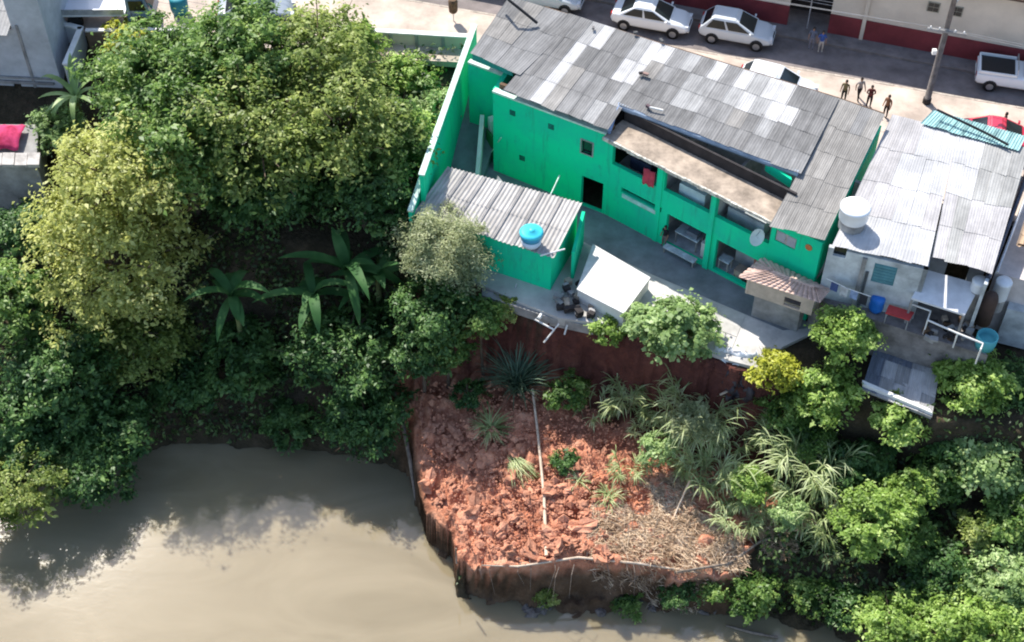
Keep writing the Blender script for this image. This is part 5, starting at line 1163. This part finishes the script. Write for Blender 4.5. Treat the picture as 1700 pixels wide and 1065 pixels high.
Bu('pale lime bush between the brush heap and the arching cane', 1245, 800, -6.2, 36, lime, 2400, .22, ncl=14)
Bu('pale bush above the right end of the brush heap', 1095, 745, -6.2, 34, pale, 2200, .22, ncl=14)
Bu('pale lime bush in front of the arching cane', 1310, 850, -6.4, 36, pale, 2400, .22, ncl=14)
Bu('olive bush hiding the foot of the annex', 840, 505, -3.4, 32, olive, 2000, .22, ncl=14)
Bu('deep green bush at the right edge above the broad-leaved one', 1690, 705, -4.0, 55, deep, 4000, .28, ncl=22)
Bu('deep green bush under the pale terrace, right', 1580, 725, -4.6, 48, deep, 3400, .28, ncl=20)
Bu('green bush in the hollow left of the tall lime bush', 1520, 905, -7.4, 48, green, 3400, .26, ncl=20)
Bu('dark bush in the hollow below the pale terrace', 1440, 765, -5.8, 48, deep, 3400, .28, ncl=20)
Bu('deep green bush under the lime bush below the barrel', 1350, 735, -5.6, 42, green, 3000, .26, ncl=18)
Bu('lime bush in the right margin near the bottom', 1690, 1035, -7.4, 50, lime, 3600, .27, ncl=20)
Bu('deep green bush between the bottom bushes and the hollow', 1540, 1005, -8.2, 52, green, 3600, .26, ncl=20)
Bu('dark bush at the foot of the bank right of the round one', 1420, 1010, -9.0, 46, deep, 3000, .26, ncl=18)
Bu('small shrub beside the white boundary ledge at lower right', 1625, 880, -6.4, 34, olive, 2200, .22, ncl=14)
Bu('dark bush left of the tall lime bush', 1395, 790, -6.2, 45, deep, 2800, .26, ncl=18)

# large-leaved plants: each leaf its own object
def blade(mb, base, az, L, wd, el0, droop, ns=7, fold=.22, twist=0):
    p = Vector(base); el = el0; step = L/ns; cen = [p.copy()]; dirs = []
    for i in range(ns):
        d = Vector((math.cos(az)*math.cos(el), math.sin(az)*math.cos(el), math.sin(el))); p = p+d*step; cen.append(p.copy()); dirs.append(d); el -= droop/ns
    dirs.append(dirs[-1]); side = Vector((-math.sin(az), math.cos(az), 0)); vs = []; fs = []
    for i, (c, d) in enumerate(zip(cen, dirs)):
        f = i/ns; w = wd*(math.sin(math.pi*min(1, .08+f*.97))**.6)*.5; u_ = side.cross(d).normalized(); u_ = u_ if u_.z > 0 else -u_
        vs += [c-side*w+u_*w*fold, c, c+side*w+u_*w*fold]
    for i in range(ns):
        for k in (0, 1): fs.append((i*3+k, i*3+k+1, (i+1)*3+k+1, (i+1)*3+k))
    return mb.add(vs, fs)
def banana(label, u, v, z, n, L, wd, seed, m=banana_m, az0=0, base=None):
    rr = random.Random(seed); c = P(u, v, z); g0 = gz(c.x, c.y); t = thing('banana_plant', label, 'banana plant', (c.x, c.y, g0), 'banana plants in the wood')
    MB().tube([(c.x, c.y, g0-.1), (c.x+.05, c.y, (g0+z)/2), (c.x, c.y, z)], [.16, .13, .07], 8).build('stem', mat('banana_stem', (.14, .16, .06), .7, .2), t, True)
    for k in range(n):
        az = az0+2*math.pi*k/n+rr.uniform(-.6, .6); l = L*rr.uniform(.5, 1.15)
        blade(MB(), (c.x, c.y, z-.05), az, l, wd*rr.uniform(.85, 1.1), rr.uniform(.15, 1.3), rr.uniform(.9, 2.5), 8).build('leaf', m, t, True)
banana('banana plant with long upright leaves in the dark gap of the wood', 575, 445, -2.8, 12, 3.5, .55, 1, az0=.2)
banana('second banana plant lower left of the upright one', 520, 490, -3.4, 10, 2.9, .5, 2, az0=.9)
banana('banana plant with drooping leaves beside the yellow tree', 385, 490, -3.4, 11, 2.6, .5, 3)
banana('banana plant with ragged pale leaves beside the grey garden wall', 125, 160, -.4, 15, 2.6, .32, 4, pale)
banana('banana plant at right of the dark gap', 625, 460, -3.2, 9, 2.6, .5, 6)
def tuft(name, label, cat, u, v, n, L, wd, seed, m, zoff=0, spread=.4, el=(.7, 1.4), droop=(1.0, 2.4), group=None, z=None, azb=None):
    rr = random.Random(seed)
    z_ = z if z is not None else -7.5
    c = P(u, v, z_)
    for _ in range(6): z_ = gz(c.x, c.y)+zoff; c = P(u, v, z_)
    t = thing(name, label, cat, (c.x, c.y, z_), group); mb = MB()
    n = int(n*1.9); wd *= .5
    for k in range(n):
        az = rr.uniform(0, 2*math.pi) if azb is None else azb[0]+rr.uniform(-azb[1], azb[1])
        a = rr.uniform(0, 2*math.pi); r_ = spread*math.sqrt(rr.random())
        blade(mb, (c.x+r_*math.cos(a), c.y+r_*math.sin(a), z_-.1+rr.uniform(0, .3)), az, L*rr.uniform(.6, 1.2), wd*rr.uniform(.7, 1.2), rr.uniform(*el), rr.uniform(*droop), 5, .15)
    mb.build('blades', m, t, True); MB().lathe((c.x, c.y, z_-.3), [(spread*.5, 0), (spread*.35, .35), (spread*.1, .5)], 8).build('root_stock', bark, t, True)
    return t
def cane(lb, u, v, n, L, wd, seed, m, zoff=0, spread=.4, lean=None, group='cane and grass clumps on the slide'):
    rr = random.Random(seed); c = P(u, v, -7.5)
    for _ in range(6): z_ = gz(c.x, c.y); c = P(u, v, z_)
    t = thing('cane_clump', lb, 'cane', (c.x, c.y, z_), group); mb = MB(); sm = MB()
    ns = max(6, n//8)
    for s in range(ns):
        a = rr.uniform(0, 6.28); r_ = spread*math.sqrt(rr.random()); b0 = Vector((c.x+r_*math.cos(a), c.y+r_*math.sin(a), z_-.1))
        la = a+rr.uniform(-.6, .6) if lean is None else lean+rr.uniform(-.5, .5); hgt = L*rr.uniform(.35, .75)+zoff*.5; tl = rr.uniform(.15, .7)
        tip = b0+Vector((math.cos(la)*hgt*tl, math.sin(la)*hgt*tl, hgt)); mid = (b0+tip)/2+Vector((0, 0, hgt*.12)); sm.tube([b0, mid, tip], [.025, .02, .01], 4)
        for k in range(17):
            f = rr.uniform(.25, 1)**.7; q_ = b0.lerp(mid, f*2) if f < .5 else mid.lerp(tip, f*2-1)
            blade(mb, q_, la+rr.gauss(0, 1.1), L*rr.uniform(.2, .48), wd*rr.uniform(.7, 1.2)*.45, rr.uniform(.2, 1.2), rr.uniform(1.2, 2.8), 4, .15)
    mb.build('blades', m, t, True); sm.build('stems', mat('cane_stem', (.30, .27, .14), .7, .2), t, True)
gC = 'cane and grass clumps on the slide'
Cn = lambda lb, *a, **k: cane(lb, *a, **{q_: w_ for q_, w_ in k.items() if q_ in ('zoff', 'spread', 'lean')})
Ro = lambda lb, *a, **k: tuft('cane_clump', lb, 'cane', *a, group=gC, **k)
Ro('star-shaped pale rosette on the sunlit red soil', 815, 715, 60, 1.3, .10, 1, canef, spread=.15, el=(.2, 1.3), droop=(.6, 1.4))
Ro('tall blue-green cane leaning up toward the annex', 860, 650, 90, 2.8, .13, 2, leafmat('leaf_bluegreen', (.04, .08, .05), (.10, .17, .10), (.22, .30, .19), .3), spread=.35, el=(.9, 1.5), droop=(.5, 1.5))
Cn('pale cane tuft beside the dark cut in the middle', 1030, 685, 130, 2.6, .11, 3, canef, spread=.4)
Cn('short pale cane tuft just below the middle one', 1062, 715, 70, 1.6, .10, 4, canef, spread=.35)
Cn('trailing cane tuft at the shaded middle of the slide', 1040, 790, 80, 1.8, .10, 5, canef, spread=.4, droop=(1.5, 2.8))
Cn('large cane clump with hanging leaves, upper right of slide', 1145, 725, 210, 3.4, .12, 6, canef, zoff=1.0, spread=.8)
Cn('cane clump below the large hanging one', 1175, 805, 140, 2.9, .12, 7, canef, zoff=.6, spread=.6)
Cn('small cane tuft right of the broken black pipe', 1265, 715, 70, 1.3, .09, 8, canef, spread=.35)
Cn('tall arching cane clump right of the brush heap', 1335, 800, 210, 3.5, .13, 9, canef, zoff=.8, spread=.7)
Cn('arching cane clump overhanging the dark bank', 1350, 880, 150, 2.8, .13, 10, canef, zoff=.5, spread=.6)
Cn('fan of cane leaves left of the tall arching clump', 1260, 850, 80, 2.0, .11, 11, canef, spread=.4, azb=(2.6, 1.3))
Ro('bent cane stems lying down the sunlit slide', 850, 760, 46, 1.8, .09, 12, canef, spread=.25, el=(-.1, .5), azb=(-1.1, .5), droop=(.2, .8))
Cn('drooping cane at the very edge above the roots', 1365, 925, 70, 1.5, .10, 13, canef, spread=.3, droop=(1.6, 3.0))
Cn('pale cane fringe along the shaded cut, left of the middle tuft', 985, 690, 90, 1.8, .11, 31, canef, spread=.5)
Cn('cane fringe between the middle tuft and the large hanging clump', 1090, 690, 110, 2.0, .11, 32, canef, spread=.6)
Cn('cane clump at the right of the large hanging one', 1215, 745, 110, 2.0, .11, 33, canef, spread=.6)
Cn('leafy cane clump beside the right root', 1225, 870, 110, 2.0, .11, 34, canef, spread=.6)
Cn('cane clump on the shaded slope under the golden bush', 1300, 745, 130, 2.8, .11, 35, canef, spread=.7)
Cn('cane clump up the slope from the tall lime bush', 1400, 830, 110, 2.2, .11, 36, canef, spread=.6)
Ro('thin green tuft on the soil right of the bamboo pole', 960, 800, 40, .9, .08, 37, canef, spread=.15, el=(.3, 1.3))
Cn('sunlit pale cane tuft above the brush heap', 1150, 790, 110, 1.7, .11, 39, canef, spread=.5)
Cn('sunlit pale cane tuft at the right end of the brush heap', 1205, 835, 110, 1.7, .11, 40, canef, spread=.5)
Ro('thin green tuft above the brush heap', 1010, 830, 50, 1.0, .08, 38, canef, spread=.25, el=(.3, 1.3))
# dry brush heap on the right half of the slide
def brush(label, u, v, n, L, seed, spread, m=straw):
    rng = np.random.default_rng(seed); c = P(u, v, -8)
    for _ in range(6): c = P(u, v, gz(c.x, c.y))
    t = thing('brush_heap', label, 'brush', c, 'dry brush on the slide'); n = n*15
    a = rng.uniform(0, 6.28, n); r_ = spread*np.sqrt(rng.random(n))*(1+.35*np.sin(a*3+seed)); x = c.x+r_*np.cos(a)*1.2; y = c.y+r_*np.sin(a)*.8
    pos = np.stack([x, y, ground(x, y)+.12+rng.random(n)**2*.35*(1-r_/spread*.6)], -1); nr = np.array([0, 0, 1.])+rng.normal(size=(n, 3))*.5; Ls = rng.lognormal(-.2, .5, n)*.30*L
    link('straw', leafmesh('straw', pos, nr, Ls, np.full(n, .042), m, rng, ORG[t.name], .05, np.array([.8, -.5, 0])*.5), t)
    tw = MB(); rr = random.Random(seed)
    for k in range(14):
        b0 = Vector(pos[rr.randrange(n)]); az = rr.uniform(0, 6.28); l = rr.uniform(.4, 1.1); tw.tube([b0, b0+Vector((math.cos(az)*l*.5, math.sin(az)*l*.5, .18)), b0+Vector((math.cos(az)*l, math.sin(az)*l, rr.uniform(-.1, .35)))], [.022, .018, .008], 4)
    tag(tw.build('twigs', mat('grey_twig', (.24, .19, .15), .9, .2, 4), t), kind='stuff'); return t
brush('pale dry brush heap at the middle of the slide front', 1030, 880, 240, 1.2, 21, 1.5)
brush('pale dry brush heap right of centre on the slide front', 1120, 870, 220, 1.2, 22, 1.6)
brush('dry brush mat draped over the slide lip', 1090, 920, 220, 1.4, 23, 1.9)
brush('dry roots and straw around the bank corner', 1190, 905, 220, 1.3, 24, 1.4)
brush('dry brush under the arching cane clump', 1290, 880, 200, 1.2, 25, 1.3)
brush('dry brush patch above the heap, near the cane', 1115, 815, 180, 1.1, 26, 1.2)
brush('pale dry brush on the bank at the lower right', 1595, 940, 200, 1.3, 27, 1.2)

# undergrowth over the bank outside the slide: one mass nobody could count
rng = np.random.default_rng(77)
n = 150000; ux = rng.uniform(-34, 32, n); uy = rng.uniform(29, 62.5, n); uz = ground(ux, uy)
keep = (uz > -10.9) & ~inpoly(ux, uy, scar) & ~inpoly(ux, uy, [(p.x, p.y) for p in yard])
b_l = np.interp(uy, [51, 63], [-4.3, -2.1])
keep &= (ux < b_l-.3) | (uy < 41.0+np.interp(ux, [-5, 5, 14, 22, 30], [9, 5, 0, -1.5, -4]))
keep &= ~((ux > 14) & (uy > 40.5) & (uz > -3.4))
keep &= ~((ux < -22) & (uy > 55))
dens = np.array([noise.noise((a*.4, b_*.4, 2.2)) for a, b_ in zip(ux, uy)]); keep &= dens > -.28
ux, uy, uz = ux[keep], uy[keep], uz[keep]; m_ = len(ux)
pos = np.stack([ux, uy, uz+rng.uniform(0, 1, m_)**2*1.1+.05], -1); nr = np.tile([0, -.1, .9], (m_, 1))+rng.normal(size=(m_, 3))*.55; Ls = rng.uniform(.16, .36, m_)
under = leafmat('leaf_undergrowth', (0.026, 0.046, 0.016), (0.065, 0.111, 0.033), (0.169, 0.247, 0.072), .25)
o = link('undergrowth', leafmesh('undergrowth', pos, nr, Ls, Ls*.5, under, rng, (0, 0, 0))); tag(o, 'low green undergrowth covering the bank outside the slide', 'undergrowth', kind='stuff')

# ------------------------------------------------------------------ landslide debris
m_clod = mat('red_soil_clod', (.58, .29, .185), .95, .2, 2.5, col2=(.30, .12, .072), bump=.4, bscale=14, spec=.1, objvar=.15)
deb = thing('landslide_debris', 'heap of red soil clods slumped at the foot of the slide', 'debris', P(840, 880, -8.5))
clod = [MB().blob((0, 0, 0), (1, .8, .6), 50+k, .75, 7, 10).mesh('soil_clod', m_clod) for k in range(7)]
rr = random.Random(9); nC = 0
while nC < 270:
    u = rr.uniform(690, 1010); v = rr.uniform(715, 930)
    if u < 700+(v-760)*.2 or (u > 830 and v < 770 and rr.random() < .7): continue
    c = P(u, v, -8)
    for _ in range(5): c = P(u, v, gz(c.x, c.y)+.05)
    o = link('soil_clod', clod[nC % 7], deb); s = min(.42, .075*math.exp(abs(rr.gauss(0, .9))))
    o.location = c-ORG[deb.name]+Vector((0, 0, .12+s*.1)); o.scale = (s*rr.uniform(.8, 1.4), s, s*rr.uniform(.7, 1.1)); o.rotation_euler = (rr.uniform(-.4, .4), rr.uniform(-.4, .4), rr.uniform(0, 6.28)); nC += 1
rng = np.random.default_rng(5); nK = 9000; cu = rng.uniform(690, 1230, nK); cv = rng.uniform(640, 945, nK); vs = []; fs = []
for k in range(nK):
    c = P(cu[k], cv[k], -8)
    c = P(cu[k], cv[k], gz(c.x, c.y))
    if c.z > -7.5 or c.z < -8.7 or not inpoly(np.array([c.x]), np.array([c.y]), scar)[0]: continue
    s = .03*math.exp(abs(rng.normal(0, .6))); o_ = len(vs); j_ = rng.uniform(.6, 1.4, 6)*s; z0 = c.z+.1+s*.3+rng.uniform(0, .15)
    vs += [(c.x+j_[0], c.y, z0), (c.x-j_[1], c.y, z0), (c.x, c.y+j_[2], z0), (c.x, c.y-j_[3], z0), (c.x, c.y, z0+j_[4]), (c.x, c.y, z0-j_[5])]
    fs += [tuple(o_+q_ for q_ in f) for f in ((0, 2, 4), (2, 1, 4), (1, 3, 4), (3, 0, 4), (2, 0, 5), (1, 2, 5), (3, 1, 5), (0, 3, 5))]
tag(MB().add(vs, fs).build('soil_crumbs', m_clod, deb), kind='stuff')
# poles, planks and wreckage
def stick(name, label, cat, pts, r, m, n=7):
    o = MB().tube(pts, r, n).build(name, m, None, True); return tag(o, label, cat)
m_bam = mat('pale_bamboo', (.56, .44, .33), .7, .15, 3); m_twig = mat('grey_twig', (.24, .19, .15), .9, .2, 4)
def gpt(u, v, h=.1):
    c = P(u, v, -8)
    for _ in range(6): c = P(u, v, gz(c.x, c.y)+h)
    return c
stick('bamboo_pole', 'long pale bamboo pole lying down the middle of the slide', 'pole', [gpt(884, 645, .5), gpt(893, 720, .35), gpt(903, 820, .3), gpt(907, 922, .25)], [.06, .065, .075, .085], m_bam)
stick('bamboo_pole', 'shorter pale pole standing in the dry brush', 'pole', [gpt(1118, 860, .1), gpt(1118, 860, .1)+Vector((.7, 1.0, 1.6))], .045, m_bam)
stick('fallen_sapling', 'thin pale trunk along the left edge of the slide', 'trunk', [gpt(650, 560, .4), gpt(652, 640, .3), gpt(668, 700, .3), gpt(680, 760, .25), gpt(690, 830, .2)], [.07, .09, .1, .1, .06], m_twig)
stick('fallen_branch', 'forked dead branch at the corner of the bank above the roots', 'branch', [gpt(1120, 820, .2), gpt(1123, 865, .25), gpt(1150, 890, .2)], .04, m_twig)
stick('fallen_branch', 'long bare root along the lip of the slide', 'root', [gpt(800, 938, .1), gpt(860, 940, .1), gpt(960, 925, .12), gpt(1060, 935, .12), gpt(1160, 950, .1)], [.03, .05, .06, .06, .04], m_bam)
stick('fallen_branch', 'grey root curving around the right bank corner', 'root', [gpt(1120, 950, .1), gpt(1210, 935, .2), gpt(1260, 900, .3), gpt(1310, 880, .3)], [.05, .07, .06, .04], m_twig)
rt = thing('hanging_roots', 'thin roots hanging from the lip over the dark bank', 'roots', gpt(980, 930, 0)); rq = random.Random(44)
for k in range(15):
    u = rq.uniform(790, 1190); a_ = gpt(u, 932+rq.uniform(-4, 12), .1); l_ = rq.uniform(.5, 1.6)
    MB().tube([a_, a_+Vector((rq.uniform(-.2, .2), -.45, -.15)), a_+Vector((rq.uniform(-.4, .4), -.6-.2*l_, -l_))], [.02, .016, .006], 4).build('root', m_twig, rt)
for k, (u, v, lb) in enumerate(((1165, 770, 'thin pale stem standing left of the lime bush on the slide'), (1255, 840, 'thin pale stem standing between the brush heap and the cane'), (1380, 870, 'thin pale stem standing right of the arching cane'), (1075, 790, 'thin pale stem standing above the brush heap'))):
    b0 = gpt(u, v, 0); stick('bare_stem', lb, 'stem', [b0, b0+Vector((.15-.1*k, .1, 1.1)), b0+Vector((.4-.25*k, .2, 2.2))], [.045, .035, .015], m_bam)
stick('drift_log', 'driftwood log floating near the right bank', 'log', [P(1205, 1038, -10.95), P(1250, 1050, -10.92), P(1292, 1058, -10.93)], [.05, .08, .05], m_twig)
stick('timber_post', 'pale leaning post at the dark cut under the yard edge', 'post', [gpt(1178, 660, .1), gpt(1178, 660, .1)+Vector((.25, .1, 1.7))], .05, m_bam)
stick('timber_post', 'thin stake at the water corner of the slide', 'post', [gpt(758, 935, 0), gpt(758, 935, 0)+Vector((0, .1, 1.1))], .04, m_twig)
t = thing('broken_pipe_frame', 'bent white pipe frame hanging below the broken slab', 'pipe frame', P(910, 540, -3.3))
fp = [P(899, 520, -3.0), P(888, 530, -3.2), P(920, 547, -3.3), P(928, 537, -3.1), ]
MB().tube(fp, .05, 6).build('bent_rail', m_white, t); MB().tube([P(920, 547, -3.3), P(903, 568, -4.0)], .045, 6).build('bent_rail', m_white, t); MB().tube([P(944, 532, -3.05), P(937, 555, -3.6)], .045, 6).build('upright', m_white, t); MB().tube([P(899, 520, -3.0), P(895, 528, -3.0)], .09, 6).build('joint', m_white, t)
t = thing('wall_pipe_frame', 'pale pipes beneath the green annex wall', 'pipe', P(840, 480, -3)); MB().tube([P(818, 474, -2.9), P(848, 482, -2.9)], .05, 6).build('pipe', m_metal, t); MB().tube([P(858, 470, -2.6), P(849, 492, -3.2)], .04, 6).build('pipe', m_metal, t)
# torn white sheet and dark wreckage at the yard edge
def sheetcloth(name, label, cat, q, m, seed, amp=.18, nx_=12, ny_=9):
    vs = []; fs = []
    for i in range(nx_+1):
        for k in range(ny_+1):
            s, f = i/nx_, k/ny_; p_ = (q[0]*(1-s)+q[1]*s)*(1-f)+(q[3]*(1-s)+q[2]*s)*f
            vs.append(p_+Vector((noise.noise((s*5, f*5, seed+.5)), noise.noise((s*5, f*5, seed+3)), noise.noise((s*6, f*6, seed))))*amp)
    for i in range(nx_):
        for k in range(ny_): a = i*(ny_+1)+k; fs.append((a, a+1, a+ny_+2, a+ny_+1))
    o = MB().add(vs, fs).build(name, m, None, True); so = o.modifiers.new('thick', 'SOLIDIFY'); so.thickness = .02; return tag(o, label, cat)
m_tarp = mat('torn_white_tarp', (.74, .74, .75), .7, .1, 2)
sheetcloth('torn_tarp', 'torn white tarpaulin spilling over the right edge of the yard', 'tarpaulin', [P(1195, 572, -2.6), P(1262, 590, -2.6), P(1248, 618, -3.3), P(1180, 606, -3.2)], m_tarp, 1, .3)
sheetcloth('torn_tarp', 'dark plastic sheet hanging in the cut below the torn white tarpaulin', 'tarpaulin', [P(1200, 612, -3.2), P(1248, 622, -3.2), P(1245, 665, -4.6), P(1205, 665, -4.8)], mat('dark_plastic', (.05, .04, .045), .5, .2), 2, .35)
sheetcloth('torn_tarp', 'blue-grey cloth caught at the left edge of the slide', 'tarpaulin', [gpt(640, 555, .5), gpt(662, 560, .5), gpt(658, 605, .4), gpt(632, 600, .4)], mat('bluegrey_cloth', (.20, .25, .36), .8, .2), 3, .25)
stick('timber_post', 'broken pale plank in the dark cut', 'plank', [P(1195, 655, -4.4), P(1228, 640, -4.2)], .06, m_bam)
ex = thing('dark_rubble', 'pile of dark broken blocks beside the white cistern', 'rubble', P(955, 500, -2.8)); rr = random.Random(3)
for k in range(26):
    p_ = P(rr.uniform(925, 985), rr.uniform(470, 525), -2.7); MB().box((p_.x, p_.y, -2.68+rr.uniform(0, .2)), (rr.uniform(.15, .5), rr.uniform(.15, .35), rr.uniform(.12, .3)), rr.uniform(0, 3)).build('block', rr.choice([m_grey, m_dark, m_dark, m_slab]), ex)
ex = thing('bank_rubble', 'stones and roots at the waterline below the dark bank', 'rubble', P(890, 1000, -11)); m_rock = mat('wet_stone', (.13, .11, .10), .7, .25, 4); rk = [MB().blob((0, 0, 0), (1, .8, .7), 80+k, .5, 6, 8).mesh('stone', m_rock) for k in range(4)]
for k in range(30):
    u = rr.uniform(860, 1230); v = 985+rr.uniform(0, 35)-(abs(u-1000)*.02); o = link('stone', rk[k % 4], ex); s = rr.uniform(.1, .4); o.location = P(u, v, -11.0)-ORG[ex.name]; o.scale = (s, s, s*.8); o.rotation_euler = (0, 0, rr.uniform(0, 6))
